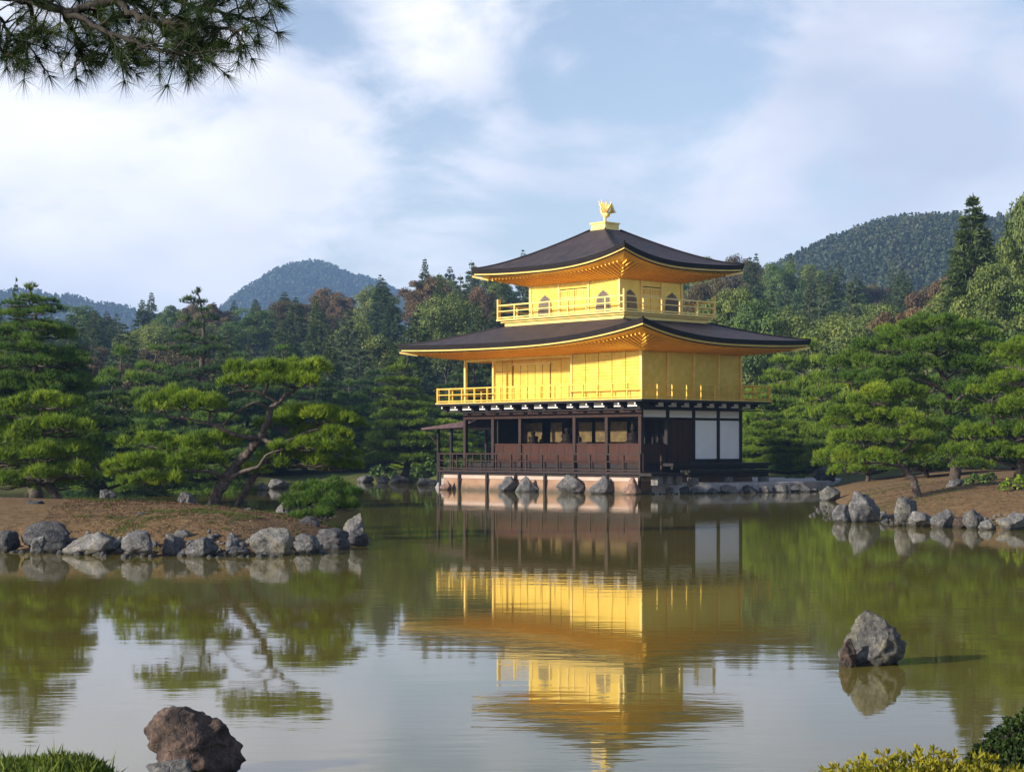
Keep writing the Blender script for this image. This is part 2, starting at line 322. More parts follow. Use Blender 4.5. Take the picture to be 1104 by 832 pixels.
def stained(name):
    t = M[name].node_tree; p = t.nodes['Principled BSDF']; old = p.inputs['Base Color'].links[0].from_socket
    gp = N(t, 'ShaderNodeNewGeometry'); sz_ = N(t, 'ShaderNodeSeparateXYZ'); L(t, gp.outputs['Position'], sz_.inputs[0])
    wz = N(t, 'ShaderNodeMath', operation='MULTIPLY_ADD'); L(t, noise_node(t, 3.0, 6, 0.7), wz.inputs[0]); wz.inputs[1].default_value = -0.45; L(t, sz_.outputs[2], wz.inputs[2])
    wr = N(t, 'ShaderNodeMapRange'); L(t, wz.outputs[0], wr.inputs[0]); wr.inputs[1].default_value = -0.18; wr.inputs[2].default_value = 0.10
    wm = N(t, 'ShaderNodeMix', data_type='RGBA'); L(t, wr.outputs[0], wm.inputs[0]); wm.inputs[6].default_value = (0.07, 0.055, 0.035, 1); L(t, old, wm.inputs[7]); L(t, wm.outputs[2], p.inputs['Base Color'])
stained('plinth')
M['terrace'] = surf('terrace_gravel', (0.2709, 0.2529, 0.2529), (0.4876, 0.4515, 0.4424), 0.9, scale=4, bs=0.5, bd=0.02, bscale=40)

# ------------------------------------------------------------------ terrain
def sstep(a, b, x): t = np.clip((x - a) / (b - a), 0, 1); return t * t * (3 - 2 * t)
def poly_sd(x, y, P):
    P = np.array(P, float); d = np.full(x.shape, 1e9); inside = np.zeros(x.shape, bool)
    for i in range(len(P)):
        ax, ay = P[i]; bx, by = P[(i + 1) % len(P)]; ex, ey = bx - ax, by - ay
        t = np.clip(((x - ax) * ex + (y - ay) * ey) / (ex * ex + ey * ey), 0, 1)
        d = np.minimum(d, np.hypot(x - ax - t * ex, y - ay - t * ey))
        c = ((ay > y) != (by > y)) & (x < (bx - ax) * (y - ay) / (by - ay + 1e-12) + ax); inside ^= c
    return np.where(inside, d, -d)
def wav(x, y, s, seed=0):
    r = np.random.default_rng(seed); z = np.zeros_like(x)
    for i in range(7):
        a = r.uniform(0, 6.28); f = s * (1.0 + 0.55 * i); z = z + np.sin((x * math.cos(a) + y * math.sin(a)) * f + r.uniform(0, 6.28)) / (1 + 0.6 * i)
    return z / 3.0
ISLAND = [(-22, 38), (-14, 36.6), (-9.66, 36.5), (-9.1, 36.4), (-8.05, 35.6), (-7.0, 35.05), (-6.4, 35.15), (-5.85, 35.1), (-5.1, 35.0), (-4.55, 35.2), (-3.95, 36.1), (-3.5, 37), (-3.05, 38.6), (-3.2, 41.5), (-4.6, 45), (-7, 48), (-11, 50), (-18, 52), (-26, 46)]
RIGHT = [(9.4, 52.3), (11, 49.8), (13.5, 47.9), (20, 45.5), (45, 40), (90, 60), (90, 150), (16, 150), (14.4, 88), (13.0, 76), (11.4, 64)]
YF = ([-300, -60, -30, -18, -12, -8.5, -4.8, -3.4, -2.4, 16, 17, 60, 300], [60, 84, 98, 108, 111, 110, 102, 96, 95, 97, 90, 88, 70])
GP = ([-300, 0, 200, 330, 420, 520, 650, 760, 860, 960, 1104, 1500], [15, 16, 16, 17, 18, 19, 19, 19, 18, 19, 24, 26])
def height(x, y):
    x = np.asarray(x, float); y = np.asarray(y, float)
    n = wav(x, y, 0.9, 1); n2 = wav(x, y, 2.6, 2)
    s_i = poly_sd(x, y, ISLAND) + 0.15 * n2; s_r = poly_sd(x, y, RIGHT) + 0.2 * n
    s_f = (y - np.interp(x, *YF)) * 0.8 + 0.3 * n
    yb = 7.6 + 2.5 * sstep(-1.45, -2.2, x) + 1.9 * sstep(0.9, 1.9, x)
    s_n = (yb - y) + 0.12 * n2
    def prof(s, amp, k, und): return np.where(s > 0, amp * (1 - np.exp(-np.maximum(s, 0) / k)), np.maximum(s * und, -1.0))
    h = np.maximum.reduce([prof(s_i, 0.86, 1.9, 0.6) + np.where(s_i > 0, 0.05 * n2 * np.clip(s_i, 0, 1), 0),
                           prof(s_r, 1.15, 3.6, 0.6) + np.where(s_r > 0, 0.07 * n * np.clip(s_r, 0, 1), 0),
                           prof(s_f, 0.7, 3.0, 0.6), prof(s_n, 0.30 + 0.05 * wav(x, y, 3.5, 17) + 0.20 * sstep(-1.0, -2.0, x), 0.4, 0.7)])
    px = x / np.maximum(y, 20) * F + 552
    h = h + sstep(118, 305, y) * np.interp(px, *GP) + sstep(130, 300, y) * 1.2 * wav(x, y, 0.05, 5)
    return h
def hz(x, y): return float(height(np.array([x]), np.array([y]))[0])

def ground_mat():
    m, t, p = new_mat('ground_soil')
    a = N(t, 'ShaderNodeAttribute'); a.attribute_name = 'moss'
    n = noise_node(t, 0.9, 7, 0.65); n2 = noise_node(t, 6, 6, 0.7)
    soil = ramp_node(t, n2, [(0.3, (0.07, 0.045, 0.021)), (0.5, (0.145, 0.092, 0.042)), (0.72, (0.24, 0.158, 0.077))])
    moss = ramp_node(t, n2, [(0.3, (0.04, 0.06, 0.012)), (0.7, (0.12, 0.13, 0.03))])
    ad = N(t, 'ShaderNodeMath', operation='ADD'); L(t, a.outputs['Fac'], ad.inputs[0]); L(t, n, ad.inputs[1])
    mr = N(t, 'ShaderNodeMapRange'); L(t, ad.outputs[0], mr.inputs[0]); mr.inputs[1].default_value = 0.62; mr.inputs[2].default_value = 0.78
    mix = N(t, 'ShaderNodeMix', data_type='RGBA'); L(t, mr.outputs[0], mix.inputs[0]); L(t, soil, mix.inputs[6]); L(t, moss, mix.inputs[7])
    L(t, mix.outputs[2], p.inputs['Base Color']); p.inputs['Roughness'].default_value = 0.95; p.inputs['Specular IOR Level'].default_value = 0.2
    bump(t, p, noise_node(t, 12, 8, 0.7), 0.8, 0.05); return m
M['ground'] = ground_mat()
M['hillground'] = surf('hill_ground', (0.022, 0.034, 0.014), (0.05, 0.055, 0.022), 0.95, scale=0.15, bs=0.6, bd=0.5, spec=0.1)
def terrain(name, xs, ys, mat, moss=None):
    X, Y = np.meshgrid(xs, ys); Z = height(X, Y)
    V = np.stack([X, Y, Z], -1).reshape(-1, 3); nx, ny = len(xs), len(ys)
    i = np.arange(nx * ny).reshape(ny, nx)
    Q = np.stack([i[:-1, :-1], i[:-1, 1:], i[1:, 1:], i[1:, :-1]], -1).reshape(-1, 4)
    me = bpy.data.meshes.new(name); me.from_pydata(V.tolist(), [], Q.tolist()); me.polygons.foreach_set('use_smooth', [True] * len(me.polygons))
    if moss is not None:
        at = me.attributes.new('moss', 'FLOAT', 'POINT'); at.data.foreach_set('value', moss(X, Y).reshape(-1).astype(np.float32))
    o = link(name, me, mat); props(o, kind='structure'); return o
def moss_f(X, Y):
    m = np.where(Y > 86, 0.35, 0.0) + np.where(Y < 20, 0.5, 0.0)
    return m - 0.02 + 0.1 * (poly_sd(X, Y, RIGHT) > 9)
terrain('ground', np.concatenate([np.arange(-75, -26, 2.0), np.arange(-26, 32, 0.5), np.arange(32, 80, 2.0)]), np.concatenate([np.arange(-14, 30, 0.5), np.arange(30, 64, 0.4), np.arange(64, 151, 1.0)]), M['ground'], moss_f)
terrain('hillside', np.arange(-260, 300, 6.0), np.arange(149, 470, 6.0), M['hillground'])
mb = MB(); mb.poly([(-1680, -300, -1.6), (1680, -300, -1.6), (1680, 2640, -1.6), (-1680, 2640, -1.6)])
props(mb.build('land', M['hillground']), kind='structure')

# far hills
def hill(name, pts, Y, back, front, mat, amp, seed, n=140, m=26, trees=0):
    px = np.linspace(pts[0][0], pts[-1][0], n); py = np.interp(px, [p[0] for p in pts], [p[1] for p in pts])
    rows = []
    for j in range(m):
        t = j / (m - 1); y = Y - front + t * (front + back); f = math.sin(min(1, t * (front + back) / front) * math.pi / 2) if t * (front + back) <= front else math.cos((t * (front + back) - front) / back * math.pi / 2)
        row = []
        for q, pyy in zip(px, py):
            x = (q - 552) / F * Y * (0.9 + 0.1 * y / Y); top = (HZ - pyy) / F * Y + CH - trees
            nz = noise.fractal(Vector((x, y, seed)) * (2.2 / (front)), 0.9, 2.1, 5) * amp
            row.append((x, y, top * f + nz * min(1, 2.5 * f * (1.15 - f) + 0.25) - 1.5))
        rows.append(row)
    b = MB(); b.grid(rows); o = b.build(name, mat, smooth=True); props(o, kind='structure'); return rows
M['hill_far'] = surf('mountain_forest', (0.014, 0.028, 0.014), (0.04, 0.052, 0.022), 0.95, scale=0.02, bs=1.0, bd=9, bscale=0.07, spec=0.1)
hill_rows = hill('hill', [(600, 330), (700, 318), (780, 296), (832, 274), (852, 263), (880, 249), (915, 236), (950, 227), (985, 226), (1020, 229), (1050, 226), (1075, 223), (1100, 222), (1180, 230), (1300, 250), (1420, 300)], 720, 250, 330, M['hillground'], 5, 3.3, trees=9)
peak_rows = hill('mountain', [(150, 352), (225, 350), (258, 336), (272, 322), (284, 310), (297, 302), (312, 290), (328, 284), (345, 281.5), (362, 285), (378, 294), (395, 297), (412, 302), (440, 316), (480, 326), (560, 338), (640, 352)], 1900, 450, 600, M['hill_far'], 9, 9.1, 180, 40, trees=10)
ridge_rows = hill('mountain', [(-220, 330), (-120, 312), (-40, 318), (10, 318), (24, 309), (38, 303), (50, 303), (60, 310), (67, 317), (76, 311), (90, 308), (104, 314), (116, 320), (130, 317), (146, 320), (165, 328), (220, 335), (300, 350)], 1650, 400, 500, M['hill_far'], 8, 4.7, 180, 40, trees=15)

# ------------------------------------------------------------------ water
def water_mat():
    m, t, p = new_mat('pond_water')
    p.inputs['Base Color'].default_value = (0.122, 0.102, 0.020, 1); p.inputs['Roughness'].default_value = 0.03
    p.inputs['IOR'].default_value = 1.29; p.inputs['Specular IOR Level'].default_value = 0.5
    a = noise_node(t, 1.0, 3, 0.5, stretch=(0.9, 2.6, 1)); b = noise_node(t, 1.0, 2, 0.5, stretch=(4.0, 10.0, 1)); c = noise_node(t, 0.08, 2, 0.5, stretch=(0.5, 1.6, 1))
    mr = N(t, 'ShaderNodeMapRange'); L(t, c, mr.inputs[0]); mr.inputs[1].default_value = 0.4; mr.inputs[2].default_value = 0.65; mr.inputs[3].default_value = 0.25; mr.inputs[4].default_value = 1.0
    s = N(t, 'ShaderNodeMath', operation='MULTIPLY_ADD'); L(t, b, s.inputs[0]); s.inputs[1].default_value = 0.16; L(t, a, s.inputs[2])
    q = N(t, 'ShaderNodeMath', operation='MULTIPLY'); L(t, s.outputs[0], q.inputs[0]); L(t, mr.outputs[0], q.inputs[1])
    bump(t, p, q.outputs[0], 1.0, 0.0026); return m
M['water'] = water_mat()
mb = MB(); mb.poly([(-140, -20, 0), (160, -20, 0), (160, 118, 0), (-140, 118, 0)])
props(mb.build('water', M['water']), kind='structure')

# ------------------------------------------------------------------ haze (the air of the valley)
HAZE = 0.00027
mb = MB(); mb.box(-1700, 1700, -320, 2650, -2.8, 215)
m = bpy.data.materials.new('haze_air'); m.use_nodes = True; t = m.node_tree; t.nodes.clear()
o_ = N(t, 'ShaderNodeOutputMaterial'); v = N(t, 'ShaderNodeVolumePrincipled'); v.inputs['Color'].default_value = (0.34, 0.58, 1.0, 1); v.inputs['Density'].default_value = HAZE; v.inputs['Anisotropy'].default_value = 0.0
L(t, v.outputs[0], o_.inputs['Volume'])
haze = mb.build('haze', m); props(haze, kind='stuff'); haze.display_type = 'WIRE'

# ------------------------------------------------------------------ foliage machinery
def unit(a): return a / np.maximum(np.linalg.norm(a, axis=-1, keepdims=True), 1e-9)
def tri_mesh(name, T, mats, tint, k=3):
    n = len(T); me = bpy.data.meshes.new(name)
    me.vertices.add(n * k); me.vertices.foreach_set('co', np.ascontiguousarray(T.reshape(-1), np.float32))
    me.loops.add(n * k); me.loops.foreach_set('vertex_index', np.arange(n * k, dtype=np.int32))
    me.polygons.add(n); me.polygons.foreach_set('loop_start', np.arange(0, n * k, k, dtype=np.int32))
    me.update(calc_edges=True)
    at = me.attributes.new('tint', 'FLOAT', 'FACE'); at.data.foreach_set('value', np.ascontiguousarray(tint, np.float32))
    for m_ in (mats if isinstance(mats, (list, tuple)) else [mats]): me.materials.append(m_)
    return me
def needles(P, D, tint, n, length, width, spread, rng):
    P = np.repeat(P, n, 0); D = np.repeat(D, n, 0); tt = np.repeat(tint, n) + rng.normal(0, 0.07, len(P))
    if isinstance(length, np.ndarray): length = np.repeat(length, n)[:, None]
    d = unit(D + spread * rng.normal(0, 1, D.shape)); ln = length * rng.uniform(0.65, 1.15, (len(P), 1))
    s = unit(np.cross(d, rng.normal(0, 1, d.shape))) * width * 0.5
    return np.stack([P - s, P + s, P + d * ln], 1), tt
def leaves(P, D, tint, size, jit, rng, asp=0.6):
    d = unit(D + jit * rng.normal(0, 1, D.shape)); a = unit(np.cross(d, rng.normal(0, 1, d.shape))); b = np.cross(d, a)
    sz = size * rng.uniform(0.6, 1.3, (len(P), 1))
    return np.stack([P - a * sz, P - b * sz * asp, P + a * sz, P + b * sz * asp], 1), tint + rng.normal(0, 0.08, len(P))
def pad_pts(c, rx, ry, rz, dens, rng, rot=0.0, low=-0.25):
    """points on a lumpy cushion of needles; returns positions, directions, tint"""
    k = max(5, int(7 * rx * ry / (0.45 * max(rx, ry) ** 2 + 0.25))); Ps, Ds, Ts = [], [], []
    ca, sa = math.cos(rot), math.sin(rot)
    for i in range(k):
        r = math.sqrt((i + rng.uniform(0.2, 0.9)) / k); a = i * 2.399 + rng.uniform(-0.4, 0.4)
        ex, ey = r * math.cos(a) * rx * 0.82, r * math.sin(a) * ry * 0.82
        lr = 0.36 * math.sqrt(rx * ry) * rng.uniform(0.7, 1.2); lz = rz * rng.uniform(0.55, 0.95)
        z0 = rz * 0.55 * (1 - r * r) * rng.uniform(0.5, 1.2) - rz * 0.25 * r
        n = max(6, int(dens * lr * lr * 5.5))
        d = rng.normal(0, 1, (n, 3)); d = unit(d); d[:, 2] = np.where(d[:, 2] < low, -d[:, 2] * 0.8, d[:, 2])
        p = d * np.array([lr, lr, lz]) * rng.uniform(0.55, 1.0, (n, 1)) ** 0.6
        p += np.array([ex * ca - ey * sa, ex * sa + ey * ca, z0])
        Ps.append(p + np.array(c)); Ds.append(unit(d * np.array([1, 1, 0.6]) + np.array([0, 0, 0.75]))); Ts.append(np.full(n, 0.45 + rng.normal(0, 0.12)) + rng.normal(0, 0.1, n))
    return np.concatenate(Ps), np.concatenate(Ds), np.concatenate(Ts)

def copy_tree(o, parent=None):
    c = o.copy(); COL.objects.link(c)
    if parent: c.parent = parent
    for ch in list(o.children): copy_tree(ch, c)
    return c

# ------------------------------------------------------------------ pavilion
VX, UX = Vector((0.738, 0.674, 0)), Vector((-0.674, 0.738, 0))
pav = empty('golden_pavilion', (5.62, 80.0, 0), math.atan2(0.674, 0.738), 'three storey golden pavilion with dark curved roofs standing at the edge of the pond', 'pavilion')
def u_at(px, v):   # local y (along the long face) of the pixel column at local x = v
    return (F * (5.62 + 0.738 * v) - (px - 552) * (80 + 0.674 * v)) / (F * 0.674 + 0.738 * (px - 552))
def part(mb, name, mat, parent=None, smooth=False, label=None):
    o = mb.build(name, mat, parent or pav, smooth)
    if label: o['label'] = label
    return o
def B(name, mat, *bx, parent=None, label=None):
    mb = MB()
    for b in bx: mb.box(*b)
    return part(mb, name, mat, parent, label=label)
V0, V1, U0, U1 = 1.0, 7.7, 1.0, 12.85            # body
B0, B1, C0, C1 = 0.0, 8.7, 0.0, 13.85            # balcony outline
FP = [1.0, 3.07, 5.14, 8.80, 10.72, 12.78]       # posts along the long face
SP = [1.0, 2.67, 4.39, 6.07, 7.64]               # posts along the short face

# plinth and deck
mb = MB(); mb.hexa([(0.0, 0.05, -0.6), (8.6, 0.9, -0.6), (8.6, 13.5, -0.6), (0.0, 13.55, -0.6), (0.18, 0.3, 0.74), (8.5, 1.0, 0.74), (8.5, 13.3, 0.74), (0.18, 13.35, 0.74)])
part(mb, 'plinth', M['plinth'])
B('coping', M['coping'], (0.12, 0.5, 0.27, 13.4, 0.56, 0.742), (0.5, 1.9, 0.27, 1.05, 0.56, 0.742))
B('deck', M['deck_wood'], (-0.05, 1.0, 0.0, 13.7, 0.86, 0.96), (1.0, 8.7, 12.8, 13.7, 0.86, 0.96), (1.0, 1.6, 0.0, 0.99, 0.86, 0.96))
B('deck_beam', M['black_wood'], (0.06, 0.2, 0.08, 13.6, 0.745, 0.855))
for u in [0.12, 2.1, 4.1, 6.1, 8.1, 10.1, 12.1, 13.5]:
    B('deck_post', M['black_wood'], (0.0, 0.055, u, u + 0.12, -0.6, 0.855))
# floor and inner walls of the ground storey
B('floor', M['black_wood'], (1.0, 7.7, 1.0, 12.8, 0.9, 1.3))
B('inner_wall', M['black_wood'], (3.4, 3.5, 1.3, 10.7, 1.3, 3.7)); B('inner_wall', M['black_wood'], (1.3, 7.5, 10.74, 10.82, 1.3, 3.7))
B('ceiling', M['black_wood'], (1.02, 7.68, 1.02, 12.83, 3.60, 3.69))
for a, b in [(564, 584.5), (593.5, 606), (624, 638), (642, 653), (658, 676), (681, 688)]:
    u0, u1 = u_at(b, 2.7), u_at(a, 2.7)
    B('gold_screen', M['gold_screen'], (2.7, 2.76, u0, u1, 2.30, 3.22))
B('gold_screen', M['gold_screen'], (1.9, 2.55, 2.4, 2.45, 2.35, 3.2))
# posts
for i, u in enumerate(FP):
    B('post', M['post_wood'], (V0 - 0.09, V0 + 0.09, u - 0.09, u + 0.09, 0.97, 3.39))
for v in SP[1:]:
    B('post', M['black_wood'], (v - 0.07, v + 0.07, U0 - 0.09, U0 + 0.09, 1.34, 3.70))
for v in (3.3, 5.5, 7.6):
    B('post', M['post_wood'], (v - 0.09, v + 0.09, 12.69, 12.87, 0.97, 3.39))
# wainscot boards below the openings
for a, b in zip(FP[:-2], FP[1:-1]):
    n = max(2, round((b - a) / 0.62)); mb = MB()
    for k in range(n):
        y0 = a + 0.095 + (b - a - 0.19) * k / n; y1 = a + 0.095 + (b - a - 0.19) * (k + 1) / n
        mb.box(V0 - 0.02, V0 + 0.03, y0 + 0.006, y1 - 0.006, 1.3, 2.14)
    mb.box(V0 - 0.045, V0 + 0.045, a + 0.095, b - 0.095, 2.145, 2.22)
    part(mb, 'wainscot', M['red_wood'])
B('wainscot', M['red_wood'], (1.1, 2.6, U0 - 0.02, U0 + 0.03, 1.34, 2.2))
# lintels
B('lintel', M['brown_wood'], (V0 - 0.06, V0 + 0.06, 0.92, 12.9, 3.40, 3.70))
B('lintel', M['brown_wood'], (1.07, 7.7, 12.79, 12.9, 3.40, 3.70))
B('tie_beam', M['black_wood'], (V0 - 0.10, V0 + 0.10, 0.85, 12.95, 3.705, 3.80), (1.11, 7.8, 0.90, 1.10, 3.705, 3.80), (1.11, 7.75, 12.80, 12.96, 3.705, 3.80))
# short face: wood boards, white screens, small white panels
mb = MB(); n = 8
for k in range(n):
    a = 2.75 + (4.31 - 2.75) * k / n; mb.box(a + 0.006, a + (4.31 - 2.75) / n - 0.006, U0 - 0.03 - 0.012 * (k % 2), U0 + 0.03, 1.36, 3.28)
part(mb, 'board_door', M['red_wood'])
for a, b in ((4.47, 5.99), (6.15, 7.56)):
    sc_ = B('shoji_screen', M['white'], (a, b, U0 - 0.02, U0 + 0.02, 1.52, 3.27))
    B('screen_frame', M['black_wood'], (a, b, U0 - 0.04, U0 + 0.04, 1.36, 1.515), (a, b, U0 - 0.045, U0 + 0.045, 3.275, 3.37), parent=sc_)
for a, b in zip(SP[:-1], SP[1:]):
    B('transom_panel', M['white'], (a + 0.08, b - 0.08, U0 - 0.02, U0 + 0.02, 3.385, 3.70))
B('tie_beam', M['black_wood'], (1.1, 2.6, U0 - 0.05, U0 + 0.05, 3.28, 3.375))
B('wall', M['black_wood'], (7.6, 7.66, 1.15, 10.6, 1.3, 3.7))
# side platforms on the terrace
B('side_deck', M['black_wood'], (2.0, 8.75, 0.0, 0.90, 1.21, 1.34), (2.05, 8.6, 0.08, 0.2, 1.06, 1.205))
st = B('step', M['black_wood'], (2.4, 8.1, -0.62, -0.06, 0.93, 1.04), (2.5, 7.9, -0.5, -0.38, 0.72, 0.925))
for v in (2.7, 5.0, 7.5):
    B('foot_stone', M['rock_pale'], (v, v + 0.35, -0.56, -0.2, 0.4, 0.715), parent=st)
st = B('step', M['black_wood'], (-0.2, 1.95, -0.75, -0.03, 0.80, 0.93))
for v in (0.25, 0.9, 1.5):
    B('foot_stone', M['rock_pale'], (v, v + 0.3, -0.7, -0.3, 0.4, 0.795), parent=st)

def railing(segs, z0, hgt, mat, step, tall=0.0, r=0.03, base=None):
    """segs: list of ((x0,y0),(x1,y1)); each side is one railing part with its balusters as sub-parts"""
    for (x0, y0), (x1, y1) in segs:
        ln = math.hypot(x1 - x0, y1 - y0); al = abs(x1 - x0) > abs(y1 - y0); mb = MB()
        for zz, rr in ((hgt, r), (hgt * 0.58, r * 0.7), (hgt * 0.12, r * 0.9)):
            if al: mb.box(min(x0, x1), max(x0, x1), y0 - rr, y0 + rr, z0 + zz - rr, z0 + zz + rr)
            else: mb.box(x0 - rr, x0 + rr, min(y0, y1), max(y0, y1), z0 + zz - rr, z0 + zz + rr)
        rail = part(mb, 'railing', mat); n = max(1, round(ln / step))
        for i in range(n + 1):
            t = i / n; x = x0 + (x1 - x0) * t; y = y0 + (y1 - y0) * t
            end = i in (0, n); q = r * (1.35 if end else 1.05)
            if end: x += (1 if x1 > x0 else -1) * (q * 1.01 if al else 0) * (1 if i == 0 else -1); y += (1 if y1 > y0 else -1) * (0 if al else q * 1.01) * (1 if i == 0 else -1)
            B('baluster', mat, (x - q, x + q, y - q, y + q, z0 + 0.001, z0 + hgt - r * 1.02 if not end else z0 + hgt + tall), parent=rail)
railing([((0.02, 0.08), (0.02, 13.62)), ((0.10, 0.06), (1.35, 0.06)), ((0.12, 13.6), (8.5, 13.6))], 0.96, 0.78, M['post_wood'], 1.05, 0.03, 0.032)

# ---- bracket zone under the balcony
def brackets():
    ys = []
    for i in range(14): ys.append(0.55 + i * 1.0)
    for y in ys[:13]:
        B('plaster_panel', M['plaster'], (0.44, 0.48, y + 0.12, y + 0.12 + (0.62, 0.46, 0.7)[int(y) % 3], 3.84, 4.03))
    for y in ys:
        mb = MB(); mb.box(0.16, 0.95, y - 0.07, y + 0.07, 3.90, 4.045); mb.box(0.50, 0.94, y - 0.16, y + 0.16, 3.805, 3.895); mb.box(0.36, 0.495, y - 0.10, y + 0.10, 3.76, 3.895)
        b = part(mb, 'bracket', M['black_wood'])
        B('bracket_tip', M['white_cap'], (0.13, 0.158, y - 0.035, y + 0.035, 3.925, 4.0), parent=b)
    for i in range(9):
        v = 1.25 + i * 0.84
        if v > 8.3: continue
        if v < 7.3: B('plaster_panel', M['plaster'], (v + 0.12, v + 0.60, 0.44, 0.48, 3.84, 4.03))
        mb = MB(); mb.box(v - 0.07, v + 0.07, 0.16, 0.95, 3.90, 4.045); mb.box(v - 0.16, v + 0.16, 0.5, 0.89, 3.805, 3.895)
        b = part(mb, 'bracket', M['black_wood'])
        B('bracket_tip', M['white_cap'], (v - 0.035, v + 0.035, 0.13, 0.158, 3.925, 4.0), parent=b)
    for i in range(8):
        v = 1.2 + i * 0.9; mb = MB(); mb.box(v - 0.07, v + 0.07, 12.9, 13.7, 3.90, 4.045); part(mb, 'bracket', M['black_wood'])
brackets()
B('eave_beam', M['black_wood'], (0.40, 0.50, 0.45, 13.6, 3.70, 3.755), (0.505, 8.5, 0.40, 0.50, 3.70, 3.755))
B('wall', M['black_wood'], (1.03, 7.6, 1.03, 12.7, 3.805, 4.045))
bf = B('balcony_floor', M['black_wood'], (B0, B1, C0, C1, 4.05, 4.14))
B('floor_edge', M['gold_trim'], (B0 - 0.02, B1 + 0.02, C0 - 0.02, C1 + 0.02, 4.143, 4.185), parent=bf)
railing([((0.05, 0.0), (0.05, 13.8)), ((0.10, 0.05), (8.65, 0.05)), ((8.65, 0.1), (8.65, 13.7)), ((0.1, 13.8), (8.6, 13.8))], 4.186, 0.68, M['gold'], 0.95, 0.05, 0.03)

# ---- middle storey
ZW = 6.30
def wall_panels(name, fixed, axis, lo, hi, n, z0, z1, mat, t=0.045, gap=0.02, rail=True):
    mb = MB()
    for k in range(n):
        a = lo + (hi - lo) * k / n + gap; b = lo + (hi - lo) * (k + 1) / n - gap
        if axis == 'y': mb.box(fixed - t, fixed + t, a, b, z0, z1)
        else: mb.box(a, b, fixed - t, fixed + t, z0, z1)
    if axis == 'y': mb.box(fixed - t * 0.1, fixed + t * 0.1, lo, hi, z0 + 0.002, z1 - 0.002)
    else: mb.box(lo, hi, fixed - t * 0.1, fixed + t * 0.1, z0 + 0.002, z1 - 0.002)
    return part(mb, name, mat)
wall_panels('wall', 1.0, 'y', 1.06, 5.28, 5, 4.19, ZW, M['gold_slat'])
wall_panels('wall', 1.75, 'y', 5.42, 7.5, 3, 4.19, ZW, M['gold_slat'])
wall_panels('door', 1.75, 'y', 7.55, 10.1, 5, 4.19, 5.95, M['gold'], 0.05, 0.02)
B('door_head', M['gold_trim'], (1.68, 1.82, 7.5, 10.15, 5.955, 6.05)); B('wall', M['gold'], (1.72, 1.78, 7.5, 10.15, 6.055, ZW))
wall_panels('wall', 1.75, 'y', 10.2, 11.55, 2, 4.19, ZW, M['gold_slat'])
B('wall', M['gold'], (1.06, 1.70, 5.30, 5.36, 4.19, ZW)); B('wall', M['gold'], (1.8, 7.6, 11.5, 11.56, 4.19, ZW)); B('wall', M['gold'], (7.62, 7.68, 1.1, 11.5, 4.19, ZW))
for a, b in zip(SP[:-1], SP[1:]):
    B('wall', M['gold'], (a + 0.075, b - 0.075, U0 - 0.03, U0 + 0.03, 4.19, ZW))
for v in SP: B('post', M['gold_trim'], (v - 0.06, v + 0.06, U0 - 0.10, U0 + 0.06, 4.19, ZW + 0.02))
for u in (5.34, 10.72, 12.78): B('post', M['gold_trim'], (V0 - 0.07, V0 + 0.07, u - 0.055, u + 0.055, 4.19, ZW + 0.02))
for v in (3.3, 5.5, 7.6): B('post', M['gold_trim'], (v - 0.07, v + 0.07, 12.72, 12.84, 4.19, ZW + 0.02))
B('head_beam', M['gold'], (V0 - 0.05, V0 + 0.05, 5.4, 12.7, ZW - 0.12, ZW + 0.02)); B('head_beam', M['gold'], (1.08, 7.6, 12.74, 12.82, ZW - 0.12, ZW + 0.02))
B('ceiling', M['gold_soffit'], (1.04, 7.66, 1.04, 12.8, ZW + 0.025, ZW + 0.06))

